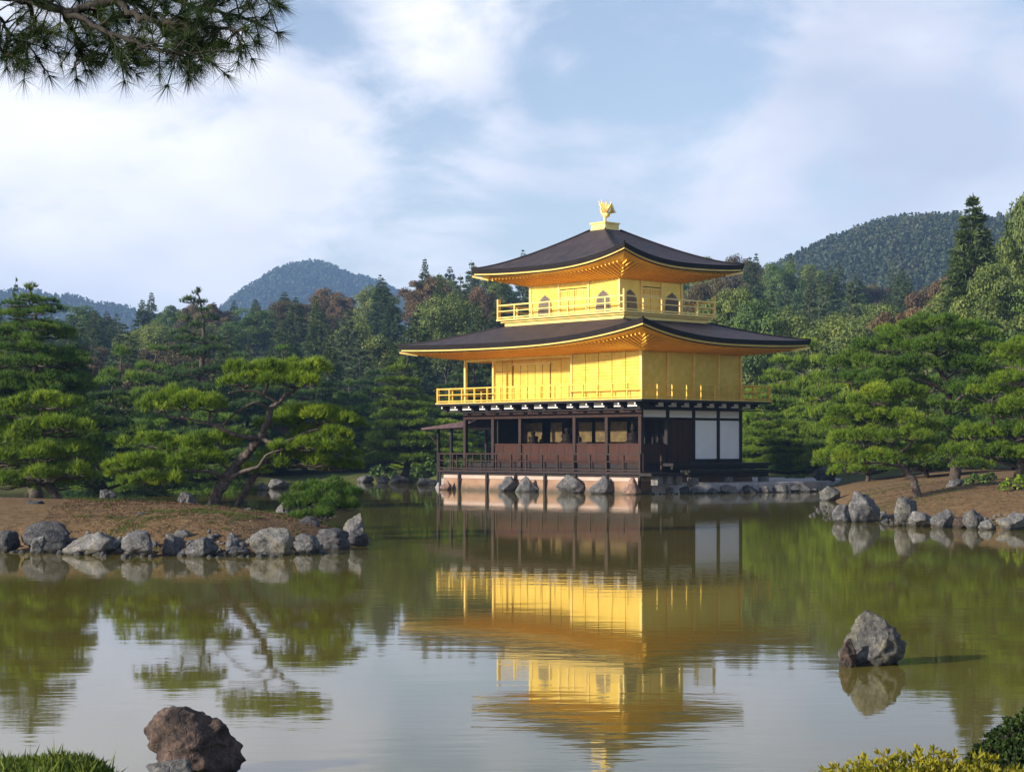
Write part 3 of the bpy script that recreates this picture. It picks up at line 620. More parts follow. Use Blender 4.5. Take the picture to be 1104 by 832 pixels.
# ---- roofs
def roof(rect_e, rect_t, rect_w, ze, zt, zw, thick, ups, power, upw=2.6):
    def corners(r): v0, v1, u0, u1 = r; return [(v0, u0), (v1, u0), (v1, u1), (v0, u1)]
    ce, ct, cw = corners(rect_e), corners(rect_t), corners(rect_w); MM, TT = 28, 16
    def up(i, q): return ups[i] * max(0, 1 - 1.75 * q) ** upw + ups[(i + 1) % 4] * max(0, 1 - 1.75 * (1 - q)) ** upw
    def lerp(c, i, q): a, b = c[i], c[(i + 1) % 4]; return (a[0] + (b[0] - a[0]) * q, a[1] + (b[1] - a[1]) * q)
    qs = [0.5 - 0.5 * math.cos(math.pi * k / MM) for k in range(MM + 1)]
    top = MB(); edge = MB(); trim = MB(); sof = MB(); hips = []; raft = MB()
    for i in range(4):
        rows = []
        for j in range(TT + 1):
            t = j / TT; row = []
            for q in qs:
                e, g = lerp(ce, i, q), lerp(ct, i, q)
                row.append((e[0] + (g[0] - e[0]) * t, e[1] + (g[1] - e[1]) * t, ze + (zt - ze) * t ** power + up(i, q) * (1 - t) ** 3.2))
            rows.append(row)
        top.grid(rows)
        nrm = [(0, 1), (-1, 0), (0, -1), (1, 0)][i]
        def strip(mbx, in0, z0, in1, z1):
            r = []
            for inn, dz in ((in0, z0), (in1, z1)):
                c2 = corners((rect_e[0] + inn, rect_e[1] - inn, rect_e[2] + inn, rect_e[3] - inn))
                r.append([(*lerp(c2, i, q), ze + dz + up(i, q) * (1 - inn * 0.15)) for q in qs])
            mbx.grid(r)
        strip(edge, 0.0, 0.0, 0.04, -thick * 0.62); strip(edge, 0.04, -thick * 0.62, 0.16, -thick * 0.64)
        strip(trim, 0.10, -thick * 0.60, 0.11, -thick * 0.86); strip(trim, 0.11, -thick * 0.86, 0.18, -thick * 0.87)
        strip(edge, 0.17, -thick * 0.84, 0.18, -thick * 0.98); strip(edge, 0.18, -thick * 0.98, 0.24, -thick)
        # soffit
        ci = corners((rect_e[0] + 0.22, rect_e[1] - 0.22, rect_e[2] + 0.22, rect_e[3] - 0.22)); rows = []
        for j in range(9):
            t = j / 8; rows.append([(lerp(ci, i, q)[0] * (1 - t) + lerp(cw, i, q)[0] * t, lerp(ci, i, q)[1] * (1 - t) + lerp(cw, i, q)[1] * t,
                                     (ze - thick * 0.99) * (1 - t) + zw * t + up(i, q) * (1 - t) ** 2) for q in qs])
        sof.grid(rows)
        # rafters, perpendicular to the eave
        a, b = ci[i], ci[(i + 1) % 4]; ln = math.hypot(b[0] - a[0], b[1] - a[1]); wa = cw[i]; wb = cw[(i + 1) % 4]
        ov = abs((wa[0] - a[0]) * nrm[0] + (wa[1] - a[1]) * nrm[1]); ovA = abs((wa[0] - a[0]) * (1 - abs(nrm[0])) + (wa[1] - a[1]) * (1 - abs(nrm[1])))
        ovB = abs((wb[0] - b[0]) * (1 - abs(nrm[0])) + (wb[1] - b[1]) * (1 - abs(nrm[1]))); n = int(ln / 0.24)
        dx, dy = (b[0] - a[0]) / ln, (b[1] - a[1]) / ln
        for k in range(1, n):
            s_ = ln * k / n; reach = ov * min(1, s_ / ovA, (ln - s_) / ovB) * 0.97; q = s_ / ln
            if reach < 0.45: continue
            def pt(d, off, dz):
                t = d / ov; z = (ze - thick * 0.99) * (1 - t) + zw * t + up(i, q) * (1 - t) ** 2
                return (a[0] + dx * (s_ + off) + nrm[0] * d, a[1] + dy * (s_ + off) + nrm[1] * d, z + dz)
            h = 0.035
            raft.hexa([pt(0.30, -h, -0.045), pt(0.30, h, -0.045), pt(reach, h, -0.045), pt(reach, -h, -0.045), pt(0.30, -h, 0.02), pt(0.30, h, 0.02), pt(reach, h, 0.02), pt(reach, -h, 0.02)])
        # hip ridge
        pts = [(ce[i][0] + (ct[i][0] - ce[i][0]) * t, ce[i][1] + (ct[i][1] - ce[i][1]) * t, ze + (zt - ze) * t ** power + ups[i] * (1 - t) ** 3.2 + 0.015) for t in [x / 14 for x in range(15)]]
        hip = MB(); hip.tube(pts, 0.05, 6); hips.append(hip)
    rf = part(top, 'roof', M['shingle'], smooth=True)
    part(edge, 'eave_edge', M['eave_black'], rf); part(trim, 'gold_edge', M['gold_trim'], rf); part(sof, 'soffit', M['gold_soffit'], rf, True); part(raft, 'rafters', M['gold_soffit'], rf)
    for hip in hips: part(hip, 'hip_ridge', M['eave_black'], rf, True)
    # projecting corner beams under the tips
    for i in range(1, 4):
        c, w_ = ce[i], cw[i]; d = Vector((c[0] - w_[0], c[1] - w_[1], 0)).normalized(); s_ = Vector((-d.y, d.x, 0)) * 0.05
        def sp(t): return Vector((c[0] * (1 - t) + w_[0] * t, c[1] * (1 - t) + w_[1] * t, (ze - thick * 0.99) * (1 - t) + zw * t + ups[i] * (1 - t) ** 2 + 0.03))
        p0, p1 = sp(0.30), sp(0.02)
        mbx = MB(); up_ = Vector((0, 0, 0.09)); mbx.hexa([p0 - s_ - up_, p0 + s_ - up_, p1 + s_ - up_, p1 - s_ - up_, p0 - s_, p0 + s_, p1 + s_, p1 - s_])
        part(mbx, 'corner_beam', M['gold_trim'], rf)
    return rf
roof((-1.3, 10.0, -1.3, 15.15), (1.12, 6.8, 2.16, 10.15), (0.95, 7.75, 0.95, 12.9), 6.86, 7.80, 6.32, 0.34, [0.70, 0.16, 0.2, 0.16], 1.12)

# ---- top storey
Z3 = 8.06
B('storey_base', M['gold_trim'], (1.15, 6.76, 2.2, 10.1, 7.55, 7.97), (1.02, 6.9, 2.05, 10.26, 7.972, Z3 - 0.004))
bf = B('balcony_floor', M['gold_trim'], (0.876, 7.05, 1.91, 10.41, Z3, Z3 + 0.07))
railing([((0.93, 1.93), (0.93, 10.38)), ((0.97, 1.97), (7.0, 1.97)), ((7.0, 2.0), (7.0, 10.3)), ((1.0, 10.35), (6.96, 10.35))], Z3 + 0.071, 0.66, M['gold_trim'], 1.2, 0.30, 0.03)
a0, a1, b0, b1 = 1.92, 6.02, 3.2, 9.1; ZT = 9.72
DB = [b0 + (b1 - b0) * k / 3 for k in range(4)]; DA = [a0 + (a1 - a0) * k / 3 for k in range(4)]
zf = Z3 + 0.071
for y in DB: B('post', M['gold_trim'], (a0 - 0.07, a0 + 0.07, y - 0.06, y + 0.06, zf, ZT + 0.01))
for x in DA[1:]: B('post', M['gold_trim'], (x - 0.06, x + 0.06, b0 - 0.07, b0 + 0.07, zf, ZT + 0.01))
for k in (0, 2):
    B('wall', M['gold'], (a0 - 0.03, a0 + 0.03, DB[k] + 0.061, DB[k + 1] - 0.061, zf, ZT)); B('wall', M['gold'], (DA[k] + 0.075, DA[k + 1] - 0.061, b0 - 0.03, b0 + 0.03, zf, ZT))
B('wall', M['gold'], (a0 - 0.03, a0 + 0.03, DB[1] + 0.061, DB[2] - 0.061, 9.42, ZT)); B('wall', M['gold'], (DA[1] + 0.061, DA[2] - 0.061, b0 - 0.03, b0 + 0.03, 9.42, ZT))
B('wall', M['gold'], (a1 - 0.06, a1, b0 + 0.1, b1 - 0.06, zf, ZT)); B('wall', M['gold'], (a0 + 0.08, a1, b1 - 0.05, b1, zf, ZT))
B('ceiling', M['gold_soffit'], (a0 + 0.04, a1 - 0.07, b0 + 0.04, b1 - 0.06, ZT - 0.05, ZT))
def door(axis, lo, hi):
    z1 = 9.38; mb = MB(); n = 2
    def bx(p, q, z0, z1_, d0, d1):
        if axis == 'y': mb.box(a0 - d1, a0 - d0, p, q, z0, z1_)
        else: mb.box(p, q, b0 - d1, b0 - d0, z0, z1_)
    bx(lo, hi, zf, z1, -0.03, 0.0); d = part(mb, 'door', M['gold'])
    mb2 = mb = MB()
    for k in range(n + 1): x = lo + (hi - lo) * k / n; bx(max(lo, x - 0.03), min(hi, x + 0.03), zf + 0.002, z1 - 0.002, 0.002, 0.04)
    for zz in (zf + 0.05, zf + 0.45, zf + 0.8, z1 - 0.36, z1 - 0.05): bx(lo + 0.002, hi - 0.002, zz - 0.022, zz + 0.022, 0.004, 0.03)
    for k in range(1, 12): x = lo + (hi - lo) * k / 12; bx(x - 0.008, x + 0.008, z1 - 0.34, z1 - 0.06, 0.003, 0.02)
    part(mb2, 'door_frame', M['gold_trim'], d)
door('y', DB[1] + 0.065, DB[2] - 0.065); door('x', DA[1] + 0.065, DA[2] - 0.065)
def bell(w_, h):
    pts = [(-w_ * 0.56, 0), (-w_ * 0.5, h * 0.30), (-w_ * 0.48, h * 0.55), (-w_ * 0.40, h * 0.74), (-w_ * 0.24, h * 0.88), (-w_ * 0.09, h * 0.94), (0, h)]
    return pts + [(-a, b) for a, b in reversed(pts[:-1])]
def window(axis, c):
    wd, hh = 0.92, 1.02; z0 = zf + 0.08
    fn = (lambda a, b, d: (a0 - d, c + a, z0 + b)) if axis == 'y' else (lambda a, b, d: (c + a, b0 - d, z0 + b))
    mb = MB(); o_ = bell(wd, hh); mb.prism(o_, fn, 0.03, 0.055); f = part(mb, 'window', M['lattice'])
    mb = MB(); mb.prism([(a * 0.88, 0.03 + b * 0.93) for a, b in o_], fn, 0.056, 0.062); part(mb, 'pane', M['pane'], f)
    mb = MB(); inner = [(a * 0.86, 0.03 + b * 0.91) for a, b in o_]
    def ext(x):
        zs = [inner[i][1] + (inner[i + 1][1] - inner[i][1]) * (x - inner[i][0]) / (inner[i + 1][0] - inner[i][0] + 1e-9) for i in range(len(inner) - 1) if min(inner[i][0], inner[i + 1][0]) <= x <= max(inner[i][0], inner[i + 1][0])]
        return max(zs) if zs else 0.3
    def bar(p0, p1, q0, q1, d0, d1):
        A = [fn(p, q, d) for d in (d0, d1) for p, q in ((p0, q0), (p1, q0), (p1, q1), (p0, q1))]; mb.hexa(A)
    for k in range(-4, 5):
        x = k * wd * 0.092; bar(x - 0.009, x + 0.009, 0.03, ext(x), 0.063, 0.078)
    for k in range(1, 9):
        z = hh * k / 10; hw = max(abs(x) for x, zz in inner if zz >= z * 0.9); hw = wd * 0.41 if z < hh * 0.55 else wd * 0.41 * max(0.2, 1 - ((z / hh - 0.55) / 0.42) ** 1.6)
        bar(-hw, hw, z - 0.008, z + 0.008, 0.064, 0.074)
    part(mb, 'lattice', M['lattice'], f)
window('y', DB[0] + 1.02); window('y', DB[2] + 0.95); window('x', DA[0] + 0.62); window('x', DA[2] + 0.70)
roof((0.10, 8.14, 1.15, 11.35), (3.55, 4.55, 5.75, 6.75), (a0 - 0.05, a1 + 0.05, b0 - 0.05, b1 + 0.05), 10.40, 12.28, 9.70, 0.33, [0.66, 0.16, 0.2, 0.16], 1.28)
# finial: pedestal and phoenix
cx, cyy = 4.05, 6.25
mb = MB(); mb.hexa([(cx - .62, cyy - .62, 12.10), (cx + .62, cyy - .62, 12.10), (cx + .62, cyy + .62, 12.10), (cx - .62, cyy + .62, 12.10), (cx - .50, cyy - .50, 12.30), (cx + .50, cyy - .50, 12.30), (cx + .50, cyy + .50, 12.30), (cx - .50, cyy + .50, 12.30)])
mb.box(cx - .46, cx + .46, cyy - .46, cyy + .46, 12.302, 12.56); mb.box(cx - .51, cx + .51, cyy - .51, cyy + .51, 12.562, 12.63)
ped = part(mb, 'finial', M['gold_trim'])
def phoenix():
    mb = MB(); c = Vector((cx, cyy, 12.63))
    rt = Vector((1, -1, 0)).normalized()      # across the view
    P = lambda a, z, d=0.0: c + rt * a + Vector((1, 1, 0)).normalized() * d + Vector((0, 0, z))
    mb.tube([P(0, 0), P(0, 0.06), P(0, 0.10), P(0, 0.22), P(0, 0.28)], [0.17, 0.15, 0.08, 0.07, 0.10], 10)
    body = [P(0.20, 0.50), P(0.14, 0.44), P(0.02, 0.38), P(-0.10, 0.44), P(-0.17, 0.56), P(-0.19, 0.70), P(-0.17, 0.80), P(-0.22, 0.84), P(-0.30, 0.82)]
    mb.tube(smooth_path(body, 4), [0.03, 0.06, 0.09, 0.12, 0.145, 0.155, 0.155, 0.15, 0.14, 0.13, 0.115, 0.10, 0.09, 0.08, 0.07, 0.065, 0.06, 0.055, 0.05, 0.048, 0.046, 0.046, 0.046, 0.046, 0.048, 0.05, 0.052, 0.05, 0.045, 0.035, 0.025, 0.015, 0.006][:len(smooth_path(body, 4))], 9)
    mb.tube([P(0.03, 0.36), P(0.02, 0.26)], 0.03, 6)
    def feather(p0, p1, p2, w0):
        q = smooth_path([p0, p1, p2], 5); mb.tube(q, [w0 * math.sin(math.pi * (0.12 + 0.86 * i / (len(q) - 1))) + 0.006 for i in range(len(q))], 6)
    for k in range(6):   # raised wings
        f = k / 5
        for s_ in (-1, 1):
            feather(P(0.0, 0.46, s_ * 0.08), P(-0.10 + 0.24 * f, 0.70 - 0.06 * f, s_ * (0.22 + 0.06 * f)), P(-0.30 + 0.62 * f, 1.02 - 0.20 * f + 0.1 * (k % 2), s_ * (0.28 + 0.10 * f)), 0.045)
    for k in range(6):   # tail
        f = k / 5; feather(P(0.16, 0.46, (f - 0.5) * 0.08), P(0.30 + 0.04 * f, 0.62 - 0.10 * f, (f - 0.5) * 0.2), P(0.28 + 0.26 * f, 1.02 - 0.48 * f, (f - 0.5) * 0.4), 0.05)
    for k in range(3): feather(P(-0.19, 0.84), P(-0.17, 0.89), P(-0.12 + 0.03 * k, 0.92 - 0.02 * k), 0.022)
    part(mb, 'phoenix_statue', M['gold_trim'], ped, True)
phoenix()
# small annex roof over the water at the far end of the long face
mb = MB()
A_ = [(1.2, 12.95), (1.2, 15.6), (4.6, 15.6), (4.6, 12.95)]
mb.hexa([(0.9, 12.95, 3.02), (5.0, 12.95, 3.02), (5.3, 15.7, 2.92), (0.6, 15.7, 2.92), (1.9, 12.95, 3.42), (4.0, 12.95, 3.42), (5.3, 15.7, 3.0), (0.6, 15.7, 3.0)])
an = part(mb, 'annex_roof', M['annex'])
for v, u in ((1.3, 14.2), (1.3, 15.2), (4.5, 15.2), (4.5, 14.2)): B('annex_post', M['black_wood'], (v - .06, v + .06, u - .06, u + .06, 0.3, 2.98), parent=an)
mb = MB(); mb.tube([(0.9, 14.9, 2.30), (0.75, 15.55, 2.86)], 0.035, 6); part(mb, 'brace', M['post_wood'], an)
# statues inside
def statue(label, px, v, s, kind):
    u = u_at(px, v); p = pav.location + VX * v + UX * u
    root = empty('statue', (p.x, p.y, 1.3), pav.rotation_euler.z, label, 'statue')
    mb = MB(); mb.box(-0.5, 0.5, -0.6, 0.6, 0, 0.72); mb.box(-0.46, 0.46, -0.54, 0.54, 0.722, 0.85)
    mb.build('pedestal', M['statue'], root)
    mb = MB(); q = [(0, 0, 0.85), (0, 0, 0.93), (0, 0, 1.02), (0, 0, 1.12), (0.0, 0, 1.26), (0, 0, 1.36), (0, 0, 1.41), (-0.02, 0, 1.46), (-0.02, 0, 1.56), (-0.02, 0, 1.64), (-0.02, 0, 1.68)]
    rr = [0.44, 0.46, 0.32, 0.25, 0.30, 0.29, 0.10, 0.12, 0.15, 0.115, 0.02]
    mb.tube([(a, b, 0.85 + (c - 0.85) * s) for a, b, c in q], [r * s for r in rr], 12); mb.build('figure', M['statue'], root, True)
statue('seated dark statue between gold screens in the middle of the open ground floor', 612, 2.2, 1.0, 0)
statue('seated dark statue nearest the corner post of the open ground floor', 683, 2.0, 1.05, 0)
statue('small dark seated statue before the gold screen furthest from the white shutters', 575, 2.2, 0.8, 0)

# ------------------------------------------------------------------ terrace beside the pavilion
def terrace():
    top = [(5.75, 80.75), (7.4, 81.6), (9.2, 82.7), (10.6, 83.6), (12.4, 84.7), (14.0, 85.8), (15.2, 88.0), (17.5, 96.0), (3.0, 97.5), (-3.6, 93.8), (-1.8, 90.2), (1.2, 86.5)]
    rng = random.Random(4); mb = MB(); n = len(top); cxm = sum(p[0] for p in top) / n; cym = sum(p[1] for p in top) / n
    P = [Vector((x, y, 0)) for x, y in top]; dense = []
    for i in range(n):
        for k in range(5): dense.append(P[i].lerp(P[(i + 1) % n], k / 5) + Vector((rng.uniform(-.05, .05), rng.uniform(-.05, .05), 0)))
    def ring(s_, z): return [(p.x + (p.x - cxm) / 8 * s_, p.y + (p.y - cym) / 8 * s_, z + rng.uniform(-.012, .012)) for p in dense]
    rings = [ring(0.35, -0.8), ring(0.22, 0.0), ring(0.10, 0.33), ring(0.03, 0.44), ring(-0.06, 0.475)]
    base = len(mb.v)
    for r in rings: mb.v += r
    m_ = len(dense)
    for j in range(len(rings) - 1):
        for i in range(m_): mb.face([j * m_ + i, j * m_ + (i + 1) % m_, (j + 1) * m_ + (i + 1) % m_, (j + 1) * m_ + i])
    mb.face([(len(rings) - 1) * m_ + i for i in range(m_)])
    o = mb.build('terrace', M['terrace']); props(o, kind='structure')
terrace()

# ------------------------------------------------------------------ rocks
def icosphere(sub):
    import bmesh
    bm = bmesh.new(); bmesh.ops.create_icosphere(bm, subdivisions=sub, radius=1); vs = np.array([v.co[:] for v in bm.verts]); fs = [[v.index for v in f.verts] for f in bm.faces]; bm.free(); return vs, fs
ICO = {k: icosphere(k) for k in (3, 4, 5)}
def rock(label, mat, l, r, top, bot, Y=None, seed=1, deep=0.8, sub=4, ncut=13, rough=0.13, group=None, sink=0.25, peak=0.0, name='rock'):
    """l,r,top,bot: photo columns/rows the stone spans; Y its distance (from the waterline when None)"""
    if Y is None: Y = depth(bot)
    px = (l + r) / 2; wd = (r - l) / F * Y; z0 = CH - (bot - HZ) / F * Y; hh = (bot - top) / F * Y
    rng = np.random.default_rng(seed); V, Fc = ICO[sub]; V = V.copy()
    for i in range(ncut):
        n = rng.normal(0, 1, 3); n[2] = abs(n[2]) * 0.8 if i % 3 else n[2]; n /= np.linalg.norm(n); d = rng.uniform(0.50, 0.86)
        s_ = V @ n - d; V = np.where((s_ > 0)[:, None], V - n * s_[:, None] * 0.92, V)
    off = Vector(rng.uniform(-50, 50, 3))
    for i in range(len(V)):
        p = Vector(V[i]); nz = noise.fractal(p * 1.6 + off, 0.8, 2.2, 6) * rough * 0.9 + noise.fractal(p * 6 + off, 0.7, 2.2, 5) * rough * 0.45
        rdg = abs(noise.noise(p * 2.6 + off)) * rough * 1.1
        V[i] = p + p.normalized() * (nz - rdg)
    if peak: V[:, :2] *= (1 - peak * np.clip(V[:, 2:3], -0.3, 1))
    lo, hi = V.min(0), V.max(0); V = (V - (lo + hi) / 2) / (hi - lo)
    V = V * np.array([wd, wd * deep, hh * (1 + sink)]); V[:, 2] += hh * (1 - sink) / 2
    me = bpy.data.meshes.new(name); me.from_pydata(V.tolist(), [], Fc); me.polygons.foreach_set('use_smooth', [True] * len(me.polygons))
    o = link(name, me, mat); o.location = (Wx(px, Y), Y + wd * deep * 0.3, z0); props(o, label, 'rock', group); return o
G1 = 'rocks along the shore of the pine island'
RK = M['rock']; RP = M['rock_pale']; RD = M['rock_dark']; RL = M['rock_lichen']
sd_ = 100
def rk(label, mat, l, r, t_, b_, **kw):
    global sd_; sd_ += 1; kw.setdefault('seed', sd_); return rock(label, mat, l, r, t_, b_, **kw)
rk('brown weathered boulder in the water at the bottom edge, beside the grass', M['rock_brown'], 148, 261, 764, 834, Y=11.4, sub=5, ncut=20, rough=0.105, seed=12, peak=0.10)
rk('small smooth grey stone in front of the brown boulder', RK, 156, 209, 818, 838, Y=11.05, sub=4)
rk('lone pointed boulder standing out of open water on the right', RL, 906, 981, 659, 717, sub=5, ncut=7, rough=0.13, seed=35, peak=0.12)
rk('small wet stone leaning on the left foot of the lone pointed boulder', M['rock_brown'], 905, 925, 688, 719, sub=4, seed=33)
for a in [('dark low rock at the left picture edge of the island shore', RD, -12, 19, 571, 595), ('large dark grey slab with a sloping top, second from the left on the island shore', RD, 20, 73, 562, 595),
          ('small stone in front of the large dark slab on the island shore', RK, 31, 48, 577, 597), ('wide pale slanting slab left of the upright boulder on the island shore', RP, 64, 125, 573, 598),
          ('upright block-shaped grey boulder on the island shore', RK, 129, 165, 571, 600), ('rounded grey rock just right of the upright block on the island shore', RK, 173, 199, 575, 599),
          ('low broad grey rock below the trunk of the leaning pine', RK, 199, 234, 578, 600), ('small flat stone at the waterline left of the big pale boulder', RD, 246, 270, 588, 600),
          ('big pale grey boulder at the waterline below the bushy low pine', RP, 268, 316, 568, 599), ('medium grey rock right against the big pale boulder', RK, 315, 346, 575, 596),
          ('dark sloping rock near the right tip of the island', RD, 339, 377, 569, 593), ('dark wet rock forming the right tip of the island', RD, 371, 397, 570, 589)]:
    rk(*a, group=G1)
rk('pale lichen-spotted stone standing on top at the tip of the island', RP, 369, 393, 553, 581, Y=39.2, group=G1)
rk('tilted dark slab lying between the low pine and the island tip', RD, 318, 346, 556, 574, Y=39.5, group=G1)
rk('small dark blue-grey stone lying on the bare soil of the island', RD, 145, 163, 552, 563, Y=38.5, group=G1)
rk('flat dark stone on the soil left of the bushy young pine', RD, 22, 50, 539, 554, Y=41, group=G1)
rk('grey rock behind the mound, left of the leaning pine trunk', RK, 191, 212, 530, 545, Y=46.5, group=G1)
rk('small grey stone on the crest of the island mound', RK, 106, 125, 527, 539, Y=47, group=G1)
rk('pale stone beside the roots of the leaning pine', RP, 296, 314, 539, 560, Y=41.3, group=G1)
rk('grey stone half hidden under the right skirt of the leaning pine', RK, 256, 276, 547, 560, Y=41, group=G1)
rk('pale rock on the far bank seen through the pine island gap', RP, 276, 290, 520, 529, Y=88)
rk('grey rock on the far bank seen beside the leaning pine trunk', RK, 288, 312, 516, 526, Y=92)
G2 = 'rocks along the right bank'
for a in [('low grey rock at the left foot of the tallest right bank boulder', RK, 897, 921, 543, 563), ('tallest jagged grey boulder on the right bank', RK, 915, 951, 529, 563), ('upright narrow grey rock below the leaning pine of the right bank', RL, 965, 991, 535, 567),
          ('flat pale slab right of the upright narrow rock', RP, 981, 1008, 551, 568), ('grey block between flat slab and small stones on the right bank', RK, 1004, 1030, 548, 569),
          ('small brownish stone in the right bank row', M['rock_brown'], 1027, 1046, 556, 569), ('pointed mossy rock in the right bank row', RL, 1040, 1062, 548, 570),
          ('small low pale stone near the right picture edge', RP, 1056, 1077, 560, 571), ('broad pale boulder at the right picture edge of the bank', RP, 1074, 1112, 551, 571)]:
    rk(*a, group=G2)
rk('warm grey rock at the water between terrace and right bank', RL, 885, 907, 523, 540, Y=71, group=G2)
rk('large dark grey boulder at the end of the terrace', RD, 877, 904, 503, 520, Y=88, group=G2)
rk('small grey stone lying on the soil under the right hand pines', RK, 1021, 1040, 516, 526, Y=60, group=G2)
G3 = 'rocks along the pavilion terrace'
for a in [('pale rock at the near corner of the terrace', RP, 690, 706, 522, 534), ('white blotched rock right of the terrace corner', RP, 711, 728, 525, 535), ('dark rock second from the white blotched one', RD, 727, 744, 524, 534),
          ('tan and white angular rock below the terrace steps', RP, 742, 762, 523, 535), ('cream coloured pointed rock below the white shutters', RP, 776, 797, 522, 534), ('long dark grey rock below the right shutter', RD, 795, 821, 523, 534),
          ('small white rock right of the long dark one', RP, 819, 831, 524, 533), ('grey rock near the right end of the terrace', RK, 832, 852, 522, 532), ('dark low rock at the right end of the terrace', RD, 852, 876, 520, 531), ('small grey stone between cream rock and tan rock', RK, 761, 776, 526, 534)]:
    a = list(a); Yt = float(np.interp((a[2] + a[3]) / 2, [690, 800, 876], [80.6, 82.7, 85.2])); a[5] = HZ + CH * F / Yt; a[4] += (0.0, 1.5, 3.0, -0.5)[len(a[0]) % 4]; rk(*a, Y=Yt, group=G3, sink=0.5)
G4 = 'rocks set against the pavilion plinth'
for a in [('small rock at the left end of the plinth', M['rock_red'], 474, 487, 517, 528), ('narrow rock at the plinth below the second deck bay', RK, 536, 557, 513, 528), ('cone shaped rock at the plinth, left of the largest', RK, 555, 583, 513, 529),
          ('largest cone shaped rock at the plinth', RK, 599, 633, 511, 531), ('cone shaped rock at the plinth, right of the largest', RK, 634, 663, 512, 531), ('reddish rock at the corner of the plinth', M['rock_red'], 671, 692, 514, 533)]:
    u = u_at((a[2] + a[3]) / 2, -0.15); Yp = 80 - 0.15 * 0.674 + 0.738 * u
    rk(*a, Y=Yp - 0.35, group=G4, peak=0.62, rough=0.10, deep=0.5)
G5 = 'rocks along the far left shore'
for a in [('low grey rock on the far shore nearest the island', RK, 384, 403, 512, 520), ('small pale rock on the far shore beside the pine trunk', RP, 404, 420, 513, 520.5), ('largest dark rock on the far shore left of the pavilion', RD, 419, 445, 512, 522), ('grey rock between the largest dark one and the pavilion deck', RK, 449, 473, 515, 524), ('small pale stone touching the end of the deck', RP, 471, 481, 517, 525)]:
    rk(*a, Y=97 + (470 - a[2]) * 0.13, group=G5)

# ------------------------------------------------------------------ trees
def crown_obj(parts, mat, parent, name='crown', k=3):
    T = np.concatenate([p[0] for p in parts]); tt = np.concatenate([p[1] for p in parts])
    return link(name, tri_mesh(name, T, mat, tt, k), None, parent)
def hero_pine(label, base, Y, trunks, pads, mat, seed, dens=230, nl=0.12, nw=0.010, nn=9, group=None, barkm='bark', dscale=1.0):
    """trunks: [(list of (px,py,dy)), r0, r1]; pads: (px,py,rx_px,rz_px,dy)"""
    rng = np.random.default_rng(seed); pr = random.Random(seed); root = empty('pine_tree', base, 0, label, 'pine tree', group); b = Vector(base)
    mb = MB(); paths = []
    for pts, r0, r1 in trunks:
        paths.append(limb(mb, [W(p[0], p[1], Y + p[2]) - b for p in pts], r0, r1, 7, 9, r0 * 0.10, pr))
    allp = [p for q in paths for p in q]; P_, D_, T_ = [], [], []; tw = MB()
    for (px, py, rx, rz, dy) in pads:
        c = W(px, py, Y + dy) - b; s_ = (Y + dy) / F; rxx, rzz = rx * s_, rz * s_ * 1.3; ry = rxx * pr.uniform(0.6, 0.8) * dscale
        p, d, t_ = pad_pts(c, rxx, ry, rzz, dens, rng); P_.append(p); D_.append(d); T_.append(t_)
        # limbs from the nearest branch below into the cushion, then twigs fanning out
        a = min(allp, key=lambda q: (q - c).length + (1.5 * max(0, q.z - c.z)))
        e = c + Vector((0, 0, -rzz * 0.35))
        mid = (a + e) / 2 + Vector((pr.uniform(-.1, .1), pr.uniform(-.1, .1), pr.uniform(-0.05, 0.10)))
        main = limb(mb, [a, mid, e], 0.028 + 0.012 * rxx, 0.014, 5, 7, 0.008, pr)
        for k in range(int(7 + 4 * rxx)):
            an_ = pr.uniform(0, 6.28); rr = pr.uniform(0.4, 0.85); st_ = main[pr.randint(len(main) // 2, len(main) - 1)]
            en = c + Vector((math.cos(an_) * rxx * rr, math.sin(an_) * ry * rr, -rzz * 0.15)); limb(mb, [st_, (st_ + en) / 2 + Vector((0, 0, pr.uniform(-.06, .06))), en], 0.013, 0.006, 4, 5)
    mb.build('trunk', M[barkm], root, True)
    P = np.concatenate(P_); D = unit(np.concatenate(D_) + np.array([0, 0, .35])); T = np.concatenate(T_)
    crown_obj([needles(P, D, T, nn, nl, nw, 0.34, rng)], M[mat], root); return root
YH = 42.0
bx_ = Wx(232, YH); hb = (bx_, YH, hz(bx_, YH) - 0.03)
byh = HZ + (CH - hb[2]) / YH * F
